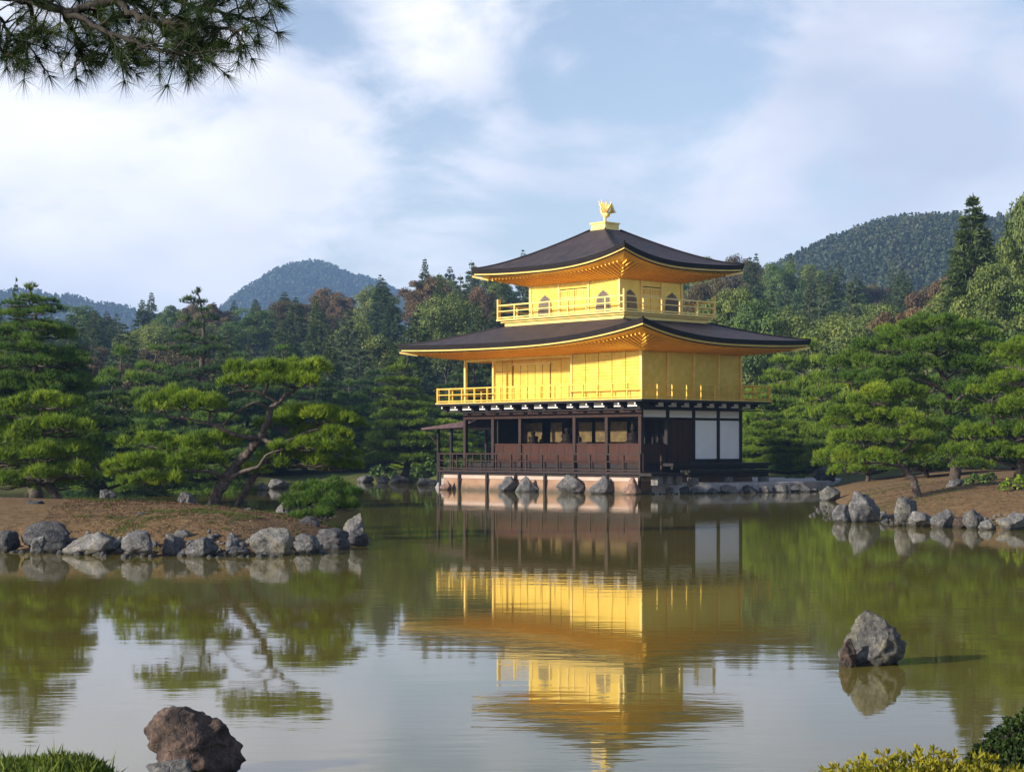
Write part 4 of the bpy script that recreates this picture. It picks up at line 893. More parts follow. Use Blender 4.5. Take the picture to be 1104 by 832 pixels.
hero_pine('old leaning pine with bright layered cushions on the left island', hb, YH, [
    ([(229, byh, 0), (233, 535, 0), (243, 517, 0.0), (257, 499, 0.1), (270, 484, 0.1), (281, 472, 0.0), (288, 455, -0.1), (292, 441, -0.1), (303, 431, 0), (318, 420, 0.1), (330, 411, 0.2)], 0.155, 0.03),
    ([(254, byh - 1, 0.5), (266, 527, 0.5), (275, 512, 0.5), (284, 499, 0.4), (297, 485, 0.3), (316, 474, 0.3), (338, 472, 0.4), (352, 470, 0.5)], 0.085, 0.025),
    ([(281, 472, 0), (262, 471, -0.3), (243, 464, -0.5), (226, 457, -0.6), (205, 452, -0.7), (180, 449, -0.8)], 0.06, 0.018),
    ([(291, 443, -0.1), (278, 434, -0.3), (262, 440, -0.4), (250, 449, -0.2), (240, 460, 0.1)], 0.04, 0.018),
    ([(300, 434, 0), (282, 424, -0.2), (262, 421, -0.3), (246, 424, -0.5)], 0.04, 0.016),
    ([(281, 473, 0), (300, 478, -0.2), (316, 473, -0.2), (330, 466, -0.1), (345, 462, 0)], 0.055, 0.018),
    ([(244, 518, 0), (262, 508, -0.2), (278, 503, -0.3), (288, 490, -0.3), (312, 482, -0.3)], 0.06, 0.018),
    ([(246, 515, 0), (226, 509, -0.4), (200, 508, -0.6), (170, 512, -0.7)], 0.05, 0.015),
    ([(250, 508, 0), (232, 496, 0.3), (205, 488, 0.4), (180, 484, 0.5)], 0.045, 0.015)],
    [(288, 403, 48, 11, 0.0), (330, 400, 36, 11, 0.2), (262, 414, 26, 9, -0.3), (316, 413, 40, 9, -0.3),
     (197, 436, 44, 13, -0.7), (170, 441, 26, 10, -0.9), (225, 438, 28, 10, -0.5),
     (346, 452, 44, 10, 0.5), (372, 458, 25, 8, 0.9), (320, 446, 22, 8, 0.8),
     (160, 478, 34, 8, 0.2), (205, 483, 34, 11, 0.0), (240, 478, 30, 11, 0.4),
     (150, 503, 36, 11, -0.7), (190, 503, 36, 12, -0.6), (222, 500, 30, 11, -0.2), (155, 519, 26, 8, -1.0), (185, 520, 22, 7, -0.9), (140, 512, 24, 7, -0.4),
     (330, 483, 40, 9, -0.1), (366, 490, 34, 9, 0.3), (350, 470, 40, 9, 0.5), (302, 458, 26, 8, 0.4), (275, 508, 30, 8, 0.6), (335, 500, 38, 8, 0.2), (372, 505, 26, 7, 0.7), (305, 492, 24, 8, 0.4)], 'pine_bright', 5, dens=260, nl=0.17, nw=0.017, nn=8)
# low bushy pine hanging to the water at the right of the island
def bush_pine(label, px0, px1, top, bot, Y, pads, mat, seed, group=None, **kw):
    bx = Wx((px0 + px1) / 2, Y); base = (bx, Y, hz(bx, Y) - 0.02); by = HZ + (CH - base[2]) / Y * F; m_ = (px0 + px1) / 2
    return hero_pine(label, base, Y, [([(m_, by, 0), (m_ + 4, (by + top) / 2 + 4, 0), (m_ - 3, top + 8, 0.1)], 0.06, 0.02), ([(m_, by - 2, 0), (m_ + 16, bot - 12, 0), (m_ + 30, bot - 14, 0)], 0.04, 0.015), ([(m_, by - 2, 0), (m_ - 16, bot - 12, 0), (m_ - 28, bot - 12, 0)], 0.04, 0.015)], pads, mat, seed, group=group, **kw)
bush_pine('low dense spreading pine beside the water at the right end of the island', 318, 380, 520, 560, 41.2, [(352, 530, 42, 9, 0.2), (332, 538, 26, 8, -0.2), (372, 536, 24, 8, 0.1), (350, 545, 40, 8, -0.4), (345, 556, 30, 6, -0.7), (375, 548, 20, 6, -0.2)], 'pine', 8, dens=360)
# left edge pines
YL = 43.5; bxl = Wx(64, YL); lb = (bxl, YL, hz(bxl, YL) - 0.03); byl = HZ + (CH - lb[2]) / YL * F
hero_pine('bushy young pine with a bent dark trunk on the left end of the island', lb, YL, [
    ([(64, byl, 0), (58, 530, 0), (44, 518, 0.1), (30, 508, 0.1), (14, 500, 0)], 0.11, 0.03), ([(58, 530, 0), (52, 505, 0.2), (50, 480, 0.2), (45, 455, 0.1), (44, 440, 0)], 0.07, 0.02), ([(55, 520, 0), (75, 508, -0.2), (92, 500, -0.3)], 0.04, 0.015)],
    [(45, 436, 36, 10, 0), (72, 438, 22, 7, 0.2), (10, 446, 30, 10, 0.2), (60, 462, 42, 10, -0.2), (15, 474, 34, 11, -0.2), (80, 466, 24, 8, 0.3), (-15, 462, 26, 10, 0),
     (38, 492, 40, 11, -0.3), (82, 490, 26, 9, 0.1), (-4, 500, 34, 11, -0.3), (78, 512, 30, 9, -0.3), (36, 514, 34, 9, -0.5), (8, 524, 30, 9, -0.6), (60, 524, 24, 7, 0.3), (95, 518, 18, 7, 0.2)], 'pine_bright', 15, dens=240, nl=0.17, nw=0.017, nn=8)
YT = 57.0; bxt = Wx(38, YT)
def tall_layered(label, px, Y, top, width, mat, seed, levels=9, zb=None, lean=6, taper=0.75, dens=60, nl=0.22, nw=0.03, nn=6, start=0.18, group=None):
    pr = random.Random(seed); bx = Wx(px, Y); zb = hz(bx, Y) - 0.05 if zb is None else zb; base = (bx, Y, zb); by = HZ + (CH - zb) / Y * F
    H = by - top; pts = [(px + lean * math.sin(i * 1.3 + seed), by - H * i / 6 * 0.985, pr.uniform(-.15, .15)) for i in range(7)]
    pads = []
    for l in range(levels):
        f = l / (levels - 1); y = by - H * (start + (0.97 - start) * f); r = width / 2 * ((1 - f) ** taper * 0.9 + 0.16)
        n = 6 if f < 0.6 else (4 if f < 0.93 else 1)
        a0_ = pr.uniform(0, 6.28)
        for k in range(n):
            a = a0_ + k * 6.28 / n + pr.uniform(-.3, .3); d = r * 0.6 if n > 1 else 0
            pads.append((px + math.cos(a) * d + lean * 0.5 * math.sin(f * 6), y + pr.uniform(-.025, .025) * H, r * pr.uniform(0.42, 0.62), max(3.2, r * 0.105), math.sin(a) * d * Y / F))
    return hero_pine(label, base, Y, [(pts, H * Y / F * 0.035, 0.03)], pads, mat, seed, dens=dens, nl=nl, nw=nw, nn=nn, group=group, barkm='bark_dark')
tall_layered('tall dark layered pine rising at the left picture edge', 34, 60, 304, 170, 'pine', 21, levels=14, taper=0.6, zb=0.4, dens=130, nl=0.18, nw=0.018, nn=8)
tall_layered('tall dark pine cut off by the left picture edge', -28, 64, 322, 160, 'pine', 23, levels=11, zb=0.4, dens=120, nl=0.19, nw=0.02)
# pine left of the pavilion
tall_layered('light green pyramidal pine on the far shore left of the pavilion', 434, 106, 384, 96, 'pine_bright', 25, levels=10, dens=80, nl=0.26, nw=0.032)
tall_layered('tall pine rising straight above the left cushions of the leaning pine', 214, 100, 306, 104, 'pine_dark', 27, levels=13, taper=0.7, dens=60, nl=0.27, nw=0.036, start=0.1)
# right bank pines
def bank(px, Y): x = Wx(px, Y); return (x, Y, hz(x, Y) - 0.04)
YR = 57.0; rb = bank(990, YR); byr = HZ + (CH - rb[2]) / YR * F
hero_pine('leaning pine with bright flat cushions nearest the water on the right bank', rb, YR, [
    ([(990, byr, 0), (984, 517, 0), (975, 506, 0), (966, 494, 0.1), (961, 482, 0.1), (965, 470, 0)], 0.14, 0.05), ([(962, 482, 0), (950, 466, 0.2), (942, 450, 0.2), (940, 436, 0)], 0.06, 0.02), ([(966, 492, 0), (980, 480, -0.3), (990, 470, -0.3)], 0.05, 0.02), ([(972, 503, 0), (950, 500, -0.3), (925, 500, -0.4), (908, 504, -0.5)], 0.05, 0.02)],
    [(962, 424, 40, 10, 0.1), (945, 432, 28, 9, -0.2), (985, 430, 24, 8, 0.3), (925, 447, 34, 9, 0), (960, 452, 40, 10, -0.3), (905, 458, 22, 8, 0.3), (930, 472, 36, 10, -0.3), (975, 470, 34, 10, -0.4), (1000, 462, 24, 8, 0.2), (905, 490, 26, 9, -0.3), (935, 496, 38, 10, -0.5), (915, 508, 24, 8, -0.7), (975, 492, 26, 8, 0.5), (1000, 488, 26, 8, 0.4)], 'pine_bright', 31, dens=260, nl=0.13, nw=0.014)
Y2 = 66.0; rb = bank(1030, Y2); by2 = HZ + (CH - rb[2]) / Y2 * F
hero_pine('big old pine with a thick crooked trunk behind the leaning one on the right bank', rb, Y2, [
    ([(1030, by2, 0), (1030, 485, 0), (1026, 460, 0), (1022, 440, 0.1), (1024, 420, 0.1), (1016, 402, 0), (1008, 385, 0), (1012, 365, 0)], 0.22, 0.05), ([(1024, 425, 0), (1000, 412, -0.3), (975, 408, -0.4), (950, 412, -0.4)], 0.08, 0.025), ([(1022, 440, 0), (1040, 425, -0.2), (1060, 415, -0.3), (1080, 416, -0.3)], 0.07, 0.02), ([(1028, 465, 0), (1010, 456, -0.5), (990, 452, -0.6)], 0.05, 0.02), ([(1014, 395, 0), (995, 385, 0.2), (970, 380, 0.3)], 0.06, 0.02), ([(1010, 385, 0), (1030, 375, 0.2), (1050, 372, 0.2)], 0.05, 0.02)],
    [(1010, 352, 44, 10, 0), (980, 362, 36, 10, 0.3), (1045, 362, 36, 10, 0.2), (950, 376, 40, 10, 0.2), (1005, 376, 40, 10, -0.5), (1065, 380, 34, 10, 0), (925, 392, 36, 10, 0.3), (975, 396, 42, 10, -0.4), (1035, 396, 40, 10, -0.4), (940, 410, 38, 10, -0.5), (1075, 404, 34, 10, -0.3), (905, 408, 26, 9, 0.5), (985, 416, 32, 9, 0.6), (1050, 420, 36, 10, -0.6), (1085, 424, 30, 9, 0), (1000, 440, 34, 9, -0.6), (1060, 440, 30, 9, 0.4), (1012, 462, 34, 9, -1.0), (1046, 470, 30, 9, -0.9), (1025, 492, 26, 8, -0.8)], 'pine', 33, dens=150, nl=0.17, nw=0.02, nn=8, barkm='bark_dark')
Y3 = 55.0; rb = bank(1101, Y3); by3 = HZ + (CH - rb[2]) / Y3 * F
hero_pine('broad pine with a short trunk at the right picture edge', rb, Y3, [
    ([(1101, by3, 0), (1099, 510, 0), (1104, 490, 0), (1098, 465, 0.1), (1108, 440, 0), (1100, 410, 0), (1112, 385, 0)], 0.17, 0.05), ([(1100, 505, 0), (1075, 497, -0.3), (1050, 494, -0.4)], 0.06, 0.02), ([(1100, 470, 0), (1080, 458, 0.2), (1060, 456, 0.3)], 0.05, 0.02)],
    [(1110, 378, 40, 11, 0), (1085, 392, 34, 10, 0.3), (1130, 395, 34, 10, 0), (1100, 412, 40, 10, -0.3), (1070, 424, 30, 9, 0.2), (1115, 436, 42, 11, -0.4), (1080, 446, 34, 10, 0), (1055, 468, 32, 10, 0), (1095, 470, 40, 11, -0.4), (1130, 460, 34, 11, 0), (1035, 488, 28, 10, -0.1), (1070, 490, 40, 11, -0.5), (1108, 492, 36, 10, -0.5), (1045, 502, 28, 8, -0.6), (1138, 486, 30, 10, 0)], 'pine_bright', 37, dens=240, nl=0.13, nw=0.014)

# generic pines that are repeated
def pine_variant(seed, H, R_, levels, mat, dens=58, nl=0.28, nw=0.036, nn=7):
    rng = np.random.default_rng(seed); pr = random.Random(seed); mb = MB()
    root = empty('pine_tree', (0, 0, -500), 0, 'x', 'pine tree')
    pts = [(R_ * 0.14 * math.sin(i * 1.1 + seed), R_ * 0.14 * math.cos(i * 0.9 + seed), H * 0.955 * i / 6) for i in range(7)]; pts[0] = (0, 0, 0)
    tr = limb(mb, pts, H * 0.028, 0.04, 5, 8, H * 0.003, pr); P_, D_, T_ = [], [], []
    for l in range(levels):
        f = l / (levels - 1); z = H * (0.12 + 0.85 * f ** 0.82); r = R_ * ((1 - f) ** 0.8 * 0.80 + 0.25); n = 7 if f < 0.55 else (4 if f < 0.95 else 1); a0_ = pr.uniform(0, 6.28)
        c0 = min(tr, key=lambda q: abs(q.z - z + 0.06 * H))
        for k in range(n):
            a = a0_ + k * 6.28 / n + pr.uniform(-.35, .35); d = r * pr.uniform(0.5, 0.7) if n > 1 else 0
            c = Vector((c0.x + math.cos(a) * d, c0.y + math.sin(a) * d, z + pr.uniform(-.03, .03) * H)); rx = r * pr.uniform(0.42, 0.58) * (2.1 if n == 1 else 1)
            p, dd, t_ = pad_pts(c, rx, rx * pr.uniform(.7, 1), max(0.16, rx * 0.28), dens, rng, a); P_.append(p); D_.append(dd); T_.append(t_)
            limb(mb, [c0, (c0 + c) / 2 + Vector((0, 0, -0.06)), c + Vector((0, 0, -0.08))], 0.012 * H, 0.02, 4, 6)
    mb.build('trunk', M['bark_dark'], root, True)
    crown_obj([needles(np.concatenate(P_), np.concatenate(D_), np.concatenate(T_), nn, nl, nw, 0.45, rng)], M[mat], root); return root
PV = {'bright': [pine_variant(41, 5.0, 2.6, 7, 'pine_bright'), pine_variant(42, 4.4, 2.9, 5, 'pine_bright')], 'mid': [pine_variant(43, 6.5, 2.9, 7, 'pine'), pine_variant(44, 5.6, 3.1, 6, 'pine')], 'dark': [pine_variant(45, 8.0, 3.2, 8, 'pine_dark'), pine_variant(46, 7.2, 3.0, 8, 'pine_dark')]}
used = set()
def put(root, loc, s, rz, label, group, sz=None):
    o = root if root.name not in used else copy_tree(root); used.add(o.name); used.add(root.name)
    o.location = loc; o.rotation_euler = (0, 0, rz); o.scale = (s, s, sz or s); o['label'] = label; o['group'] = group; return o
pr = random.Random(77)
def put_px(kind, i, px, Y, top, label, group, wide=None):
    """place a repeated pine so that its top reaches the photo row"""
    root = PV[kind][i % 2]; H = [5.0, 4.4, 6.5, 5.6, 8.0, 7.2][['bright', 'mid', 'dark'].index(kind) * 2 + i % 2]
    x = Wx(px, Y); zb = hz(x, Y) - 0.05; ht = (HZ - top) / F * Y + CH - zb; s_ = ht / (H * 1.02)
    R_ = [2.6, 2.9, 2.9, 3.1, 3.2, 3.0][['bright', 'mid', 'dark'].index(kind) * 2 + i % 2]
    sx = s_ if wide is None else wide / 2 / F * Y / R_
    return put(root, (x, Y, zb), sx, pr.uniform(0, 6.28), label, group, s_)
GR = 'garden pines right of the pavilion'
for a in [('bright', 0, 826, 105, 436, 'low bright pine just right of the white shutters', 84), ('bright', 1, 868, 105, 428, 'bright rounded pine above the dark boulder at the terrace end', 90), ('mid', 0, 838, 114, 388, 'mid green pine rising behind the two low bright ones', 96), ('mid', 1, 890, 104, 402, 'mid green pine left of the leaning right bank pine', 84), ('bright', 1, 850, 103.5, 466, 'lowest pine cushion behind the end of the terrace', 60),
          ('bright', 0, 808, 106, 470, 'small bright pine tucked against the right pavilion corner', 44), ('mid', 0, 935, 84, 372, 'mid green pine behind the crown gap of the leaning right bank pine', 96), ('mid', 1, 872, 122, 366, 'darker pine standing below the light green broadleaf trees', 86), ('bright', 1, 902, 102, 440, 'bright pine directly behind the warm grey waterside rock', 66), ('dark', 0, 1062, 88, 342, 'dark pine behind the big crooked one near the right edge', 110), ('mid', 1, 1000, 78, 392, 'pine filling the gap behind the leaning trunk on the right bank', 100), ('mid', 0, 960, 96, 356, 'tall mid green pine with its top below the rusty tree', 92),('mid', 1, 1092, 82, 380, 'pine closing the right picture edge behind the broad one', 90)]:
    put_px({'mid': 'bright'}.get(a[0], a[0]) if a[2] < 1000 else a[0], a[1], a[2], a[3], a[4], a[5].replace('mid green', 'green').replace('darker', 'green'), GR, a[6])
GLF = 'garden pines on the far shore left of the pavilion'
for a in [('dark', 0, 112, 78, 404, 'dark broad pine behind the bushy young pine', 110), ('mid', 1, 132, 92, 378, 'mid green pine behind the left cushions of the leaning pine', 110), ('mid', 0, 172, 110, 372, 'mid green pine between two tall dark ones', 90), ('dark', 0, 262, 112, 376, 'dark pine behind the top cushion of the leaning pine', 90), ('dark', 1, 330, 116, 398, 'dark pine behind the right cushions of the leaning pine', 100), ('mid', 1, 378, 118, 412, 'mid green pine left of the light pyramidal one', 80), ('dark', 1, 78, 98, 352, 'dark pine just right of the tall layered edge pine', 96), ('bright', 0, 486, 113, 446, 'bright pine seen through the open bay of the ground floor', 80),
          ('bright', 1, 452, 112, 470, 'low bright pine behind the annex roof', 60), ('mid', 0, 300, 126, 372, 'hazy mid green pine behind the top of the leaning pine', 90), ('dark', 0, 30, 108, 340, 'dark pine hidden behind the layered edge pine', 110), ('dark', 1, 405, 130, 396, 'dark pine between the leaning pine and the pyramidal pine', 84), ('dark', 0, 492, 122, 400, 'dark pine behind the left corner of the lower roof', 90), ('mid', 1, 232, 88, 430, 'pine directly behind the leaning trunk', 110), ('mid', 0, 170, 82, 452, 'low pine at the water behind the island mound', 90), ('dark', 0, 300, 114, 462, 'low dark pine at the far water edge', 90), ('dark', 1, 378, 117, 470, 'low dark pine right of the island tip on the far shore', 80)]:
    put_px(a[0], a[1], a[2], a[3], a[4], a[5], GLF, a[6])

# clipped shrubs under the far pines
def shrub(label, px, Y, wpx, hpx, mat, seed, group, leaf=0.10, dens=160):
    rng = np.random.default_rng(seed); x = Wx(px, Y); r = wpx / 2 / F * Y; h = hpx / F * Y; zb = hz(x, Y) - 0.03
    root = empty('shrub', (x, Y, zb), 0, label, 'shrub', group); mb = MB()
    for k in range(4):
        a = k * 1.57 + seed; limb(mb, [(0, 0, 0), (math.cos(a) * r * .25, math.sin(a) * r * .25, h * .4), (math.cos(a) * r * .5, math.sin(a) * r * .5, h * .75)], 0.03, 0.01, 3, 6)
    mb.build('stem', M['bark_dark'], root, True)
    p, d, t_ = pad_pts((0, 0, h * 0.35), r, r * 0.8, h * 0.62, dens, rng, low=-0.5); p[:, 2] = np.maximum(p[:, 2], 0.02)
    crown_obj([leaves(p, d, t_, leaf, 0.6, rng)], M[mat], root, 'foliage', 4)
GS = 'low shrubs on the far shore'
shrub('round clipped shrub left of the pavilion deck', 462, 104, 40, 22, 'leaf_green', 3, GS); shrub('dark round shrub below the pyramidal pine', 412, 110, 34, 14, 'pine_dark', 4, GS)
shrub('low green shrub behind the pavilion deck rail', 490, 103, 30, 18, 'leaf_green', 5, GS); shrub('clipped green shrub beside the terrace end boulder', 858, 94, 40, 16, 'leaf_green', 6, GS)
shrub('small clipped shrub right of the side deck', 832, 93, 34, 18, 'pine_bright', 7, GS); shrub('tiny bright shrub on the soil at the right picture edge', 1096, 52.5, 40, 16, 'pine_bright', 8, 'shrubs on the right bank', 0.05, 500)
shrub('low moss green shrub under the broad right edge pine', 1060, 62, 44, 12, 'leaf_green', 9, 'shrubs on the right bank', 0.06, 400)

# ------------------------------------------------------------------ forest trees (single mesh: too far off to show parts)
def conifer_mesh(seed, H, R_, mat, whorls, spr=0.5, wd=0.13, per=12, dens=1.9, droop=0.25, power=0.85):
    rng = np.random.default_rng(seed); P, D, T, LN = [], [], [], []
    for i in range(whorls):
        f = (i + rng.uniform(0, .6)) / whorls; z = H * (0.06 + 0.92 * f); Lb = R_ * ((1 - f) ** power) * rng.uniform(.75, 1.15) + 0.12; nb = max(4, int(per * (1 - 0.4 * f)))
        for k in range(nb):
            a = rng.uniform(0, 6.28); n = max(5, int(Lb / spr * 3.4 * dens)); s_ = np.sqrt(rng.uniform(0.04, 1, n)); L_ = Lb * rng.uniform(.7, 1.1)
            out_ = np.array([math.cos(a), math.sin(a), 0]); side = np.array([-math.sin(a), math.cos(a), 0])
            p = out_ * (s_ * L_)[:, None] + side * (rng.normal(0, 0.14, n) * L_ * (1.1 - s_))[:, None]; p[:, 2] = z - droop * L_ * s_ ** 1.6 + 0.22 * L_ * s_ + rng.normal(0, 0.06, n) * spr
            LN.append(np.full(n, spr * min(1, .30 + Lb / (R_ * .5)))); P.append(p); D.append(np.tile(out_ * 0.8 + np.array([0, 0, -0.1]), (n, 1)) + rng.normal(0, .3, (n, 3))); T.append(np.full(n, 0.45 + rng.normal(0, .13)) + rng.normal(0, .1, n))
    P = np.concatenate(P); D = unit(np.concatenate(D)); T = np.concatenate(T); tri, tt = needles(P, D, T, 2, np.concatenate(LN), wd, 0.45, rng)
    mb = MB(); mb.tube([(0, 0, -0.5), (0, 0, H * 0.5), (0, 0, H * 0.99)], [H * 0.018, H * 0.011, 0.02], 6, False)
    return tri, tt, mb
def join_mesh(name, T, tt, mb, mats, k):
    V = T.reshape(-1, 3); n = len(T); nv = len(mb.v)
    verts = V.tolist() + [tuple(v_) for v_ in mb.v]
    faces = np.arange(n * k).reshape(n, k).tolist() + [[i + n * k for i in f] for f in mb.f]
    me = bpy.data.meshes.new(name); me.from_pydata(verts, [], faces)
    at = me.attributes.new('tint', 'FLOAT', 'FACE'); at.data.foreach_set('value', np.concatenate([tt, np.full(len(mb.f), .3)]).astype(np.float32))
    for m_ in mats: me.materials.append(m_)
    me.polygons.foreach_set('material_index', [0] * n + [1] * len(mb.f)); me.update(); return me
def conifer(seed, H, R_, mat, whorls, **kw):
    T, tt, mb = conifer_mesh(seed, H, R_, mat, whorls, **kw); return join_mesh('conifer', T, tt, mb, [M[mat], M['bark_dark']], 3)
def broad(seed, H, R_, mat, lumps=56, n=420, leaf=0.105):
    rng = np.random.default_rng(seed); P, D, T = [], [], []; mb = MB(); c0 = np.array([0, 0, H * 0.58])
    for i in range(lumps):
        d = unit(rng.normal(0, 1, 3)); d[2] = d[2] * 0.9 + 0.1; rr = rng.uniform(0.45, 0.95)
        c = c0 + d * np.array([R_, R_, H * 0.40]) * rr; lr = R_ * rng.uniform(0.20, 0.40)
        dd = unit(rng.normal(0, 1, (n, 3))); dd[:, 2] = np.where(dd[:, 2] < -0.4, -dd[:, 2], dd[:, 2])
        P.append(c + dd * lr * rng.uniform(.6, 1.05, (n, 1)) * np.array([1, 1, .8])); D.append(dd); T.append(np.full(n, 0.45 + rng.normal(0, .15)) + rng.normal(0, .08, n))
        if i % 4 == 0: mb.tube([(0, 0, H * .25), tuple((c0 + c) / 2 * np.array([.6, .6, .85])), tuple(c)], [0.14, 0.08, 0.03], 5, False)
    mb.tube([(0, 0, -0.5), (0.1, 0, H * .25), (0, 0.1, H * .7)], [0.28, 0.2, 0.06], 6, False)
    T_, tt = leaves(np.concatenate(P), np.concatenate(D), np.concatenate(T), leaf, 0.5, rng); return join_mesh('broadleaf_tree', T_, tt, mb, [M[mat], M['bark_dark']], 4)
FM = {'spruce': [conifer(207, 13, 2.9, 'fir', 46, per=20, dens=2.2)], 'fir': [conifer(201, 13, 2.7, 'fir', 36), conifer(202, 12, 2.3, 'fir', 34), conifer(203, 14, 3.2, 'fir', 36, droop=.4)], 'firb': [conifer(204, 12, 3.0, 'fir_blue', 30), conifer(205, 11, 2.6, 'fir_blue', 30)],
      'olive': [broad(211, 10, 3.6, 'leaf_olive'), broad(212, 9, 3.9, 'leaf_olive')], 'green': [broad(213, 10, 3.7, 'leaf_green'), broad(214, 9, 3.4, 'leaf_green')], 'rust': [broad(215, 9.5, 3.3, 'leaf_rust'), broad(216, 9, 3.0, 'leaf_rust')], 'brown': [broad(217, 10, 3.4, 'leaf_brown'), broad(218, 9, 3.6, 'leaf_brown')]}
HH = {'spruce': [13], 'fir': [13, 12, 14], 'firb': [12, 11], 'olive': [10, 9], 'green': [10, 9], 'rust': [9.5, 9], 'brown': [10, 9]}
KN = {'spruce': ('conifer', 'dark green spruce', 'conifer'), 'fir': ('conifer', 'dark green conifer', 'conifer'), 'firb': ('conifer', 'grey green conifer', 'conifer'), 'olive': ('broadleaf_tree', 'olive green leafy tree', 'leafy tree'), 'green': ('broadleaf_tree', 'fresh green leafy tree', 'leafy tree'), 'rust': ('broadleaf_tree', 'rust coloured autumn tree', 'autumn tree'), 'brown': ('broadleaf_tree', 'brown autumn tree', 'autumn tree')}
def forest_tree(kind, i, px, Y, top, label, group=None, wide=None):
    i %= len(FM[kind]); x = Wx(px, Y); zb = hz(x, Y) - 0.2; ht = (HZ - top) / F * Y + CH - zb; s_ = ht / HH[kind][i]
    o = link(KN[kind][0], FM[kind][i]); o.location = (x, Y, zb); o.scale = ((wide or s_), (wide or s_), s_); o.rotation_euler = (0, 0, pr.uniform(0, 6.28)); props(o, label, KN[kind][2], group); return o
# single trees one can point to
for a in [('spruce', 0, 1049, 118, 205, 'tallest dark spruce standing above the right bank pines', 1.3), ('olive', 0, 1112, 124, 212, 'tall yellow green tree cut by the right picture edge', .72), ('spruce', 0, 1088, 136, 232, 'slim dark spruce between the tallest spruce and the yellow green tree', 1.0), ('olive', 0, 1078, 114, 285, 'dense olive tree at the foot of the tallest spruce', .8), ('olive', 1, 1040, 126, 308, 'small olive tree just left of the tallest spruce, above the rusty leaves', .9), ('rust', 0, 1010, 190, 292, 'rust red tree in the notch left of the tallest spruce', 1.0),
          ('firb', 0, 872, 170, 304, 'grey green conifer pair member with a pointed top left of its neighbour', .9), ('firb', 1, 886, 178, 306, 'grey green conifer leaning against its twin in front of the dark slope', .95), ('firb', 0, 917, 165, 298, 'single pointed grey green conifer right of the conifer pair', 1.0), ('green', 1, 812, 150, 322, 'fresh green rounded tree right of the upper roof', 1.0), ('olive', 0, 790, 160, 312, 'pale olive tree touching the upper balcony corner', .95), ('olive', 1, 845, 150, 336, 'pale olive rounded tree behind the lower roof tip', 1.05), ('olive', 0, 945, 155, 330, 'yellowish olive tree right of the pointed conifers', 1.0), ('rust', 1, 972, 150, 326, 'light rust tree above the big crooked pine', .9), ('olive', 1, 905, 138, 342, 'olive tree in front of the pointed conifers', 1.0), ('olive', 0, 1000, 135, 340, 'olive tree below the rust red one', .9), ('green', 0, 770, 170, 336, 'green tree glimpsed behind the right end of the upper balcony', 1.0),
          ('fir', 0, 17, 150, 296, 'slim dark conifer poking up at the left picture edge', .5)]:
    forest_tree(a[0], a[1], a[2], a[3], a[4], a[5], None, a[6])
for a in [('green', 0, 24, 80, 9), ('fir', 1, 30, 86, 13), ('olive', 1, 36, 78, 9), ('fir', 0, 27, 72, 12), ('green', 1, 42, 88, 10), ('olive', 0, 33, 66, 8)]:  # unseen trees, added to darken what the gold side wall mirrors
    o = forest_tree(a[0], a[1], a[2] / a[3] * F + 552, a[3], HZ - (a[4] - CH) * F / a[3], KN[a[0]][1] + ' on the right bank beyond the picture edge', 'trees on the right bank beyond the picture edge')
# forest rows
TLx = [-60, 0, 60, 120, 170, 210, 260, 300, 340, 400, 430, 470, 520, 560, 700, 730, 770, 800, 860, 920, 980, 1040, 1110, 1180]
TLy = [326, 330, 330, 326, 318, 314, 318, 316, 314, 300, 288, 278, 272, 272, 264, 259, 262, 265, 274, 286, 290, 296, 300, 300]
fr = random.Random(2024); placed = 0
for Y, frac in [(140, .44), (154, .52), (168, .60), (184, .68), (202, .76), (222, .83), (244, .90), (268, .96), (294, 1.0), (316, 1.0)]:
    half = 0.5 * 1104 / F * Y * 1.10; step = 5.0 + Y * 0.006; x = -half + fr.uniform(0, step)
    while x < half:
        y = Y + fr.uniform(-7, 7); px = x / y * F + 552; tl = float(np.interp(px, TLx, TLy)); x += step * fr.uniform(.5, 1.5)
        top = 410 - (410 - tl) * frac + fr.uniform(-9, 12)
        if 545 < px < 765 and Y < 240: continue
        if 480 < px < 850 and top > 372: continue
        if 585 < px < 725: top = max(top, 298)
        if px > 1020 and frac < .7: continue
        if 750 < px < 1010 and .55 < frac < .75: top += 14
        zb = hz(px / F * Y - 552 / F * Y, y); ht = (HZ - top) / F * y + CH - zb
        if ht < 4: continue
        reg = 'left of the pavilion' if px < 560 else 'right of the pavilion'
        r_ = fr.random()
        if px < 560: kind = 'fir' if r_ < .58 else 'firb' if r_ < .70 else 'olive' if r_ < .80 else 'green' if r_ < .85 else 'rust' if r_ < .92 else 'brown'
        else: kind = 'fir' if r_ < .46 else 'firb' if r_ < .62 else 'olive' if r_ < .82 else 'green' if r_ < .88 else 'brown' if r_ < .97 else 'rust'
        top += fr.uniform(-14, 12) if kind in ('fir', 'firb') else fr.uniform(4, 16)
        i = fr.randrange(3); sc_ = fr.uniform(.8, 1.15)
        forest_tree(kind, i, px, y, top, f'{KN[kind][1]} among its like in the dense forest {reg}', f'{KN[kind][1]}s in the forest {reg}', sc_); placed += 1
print('forest', placed)
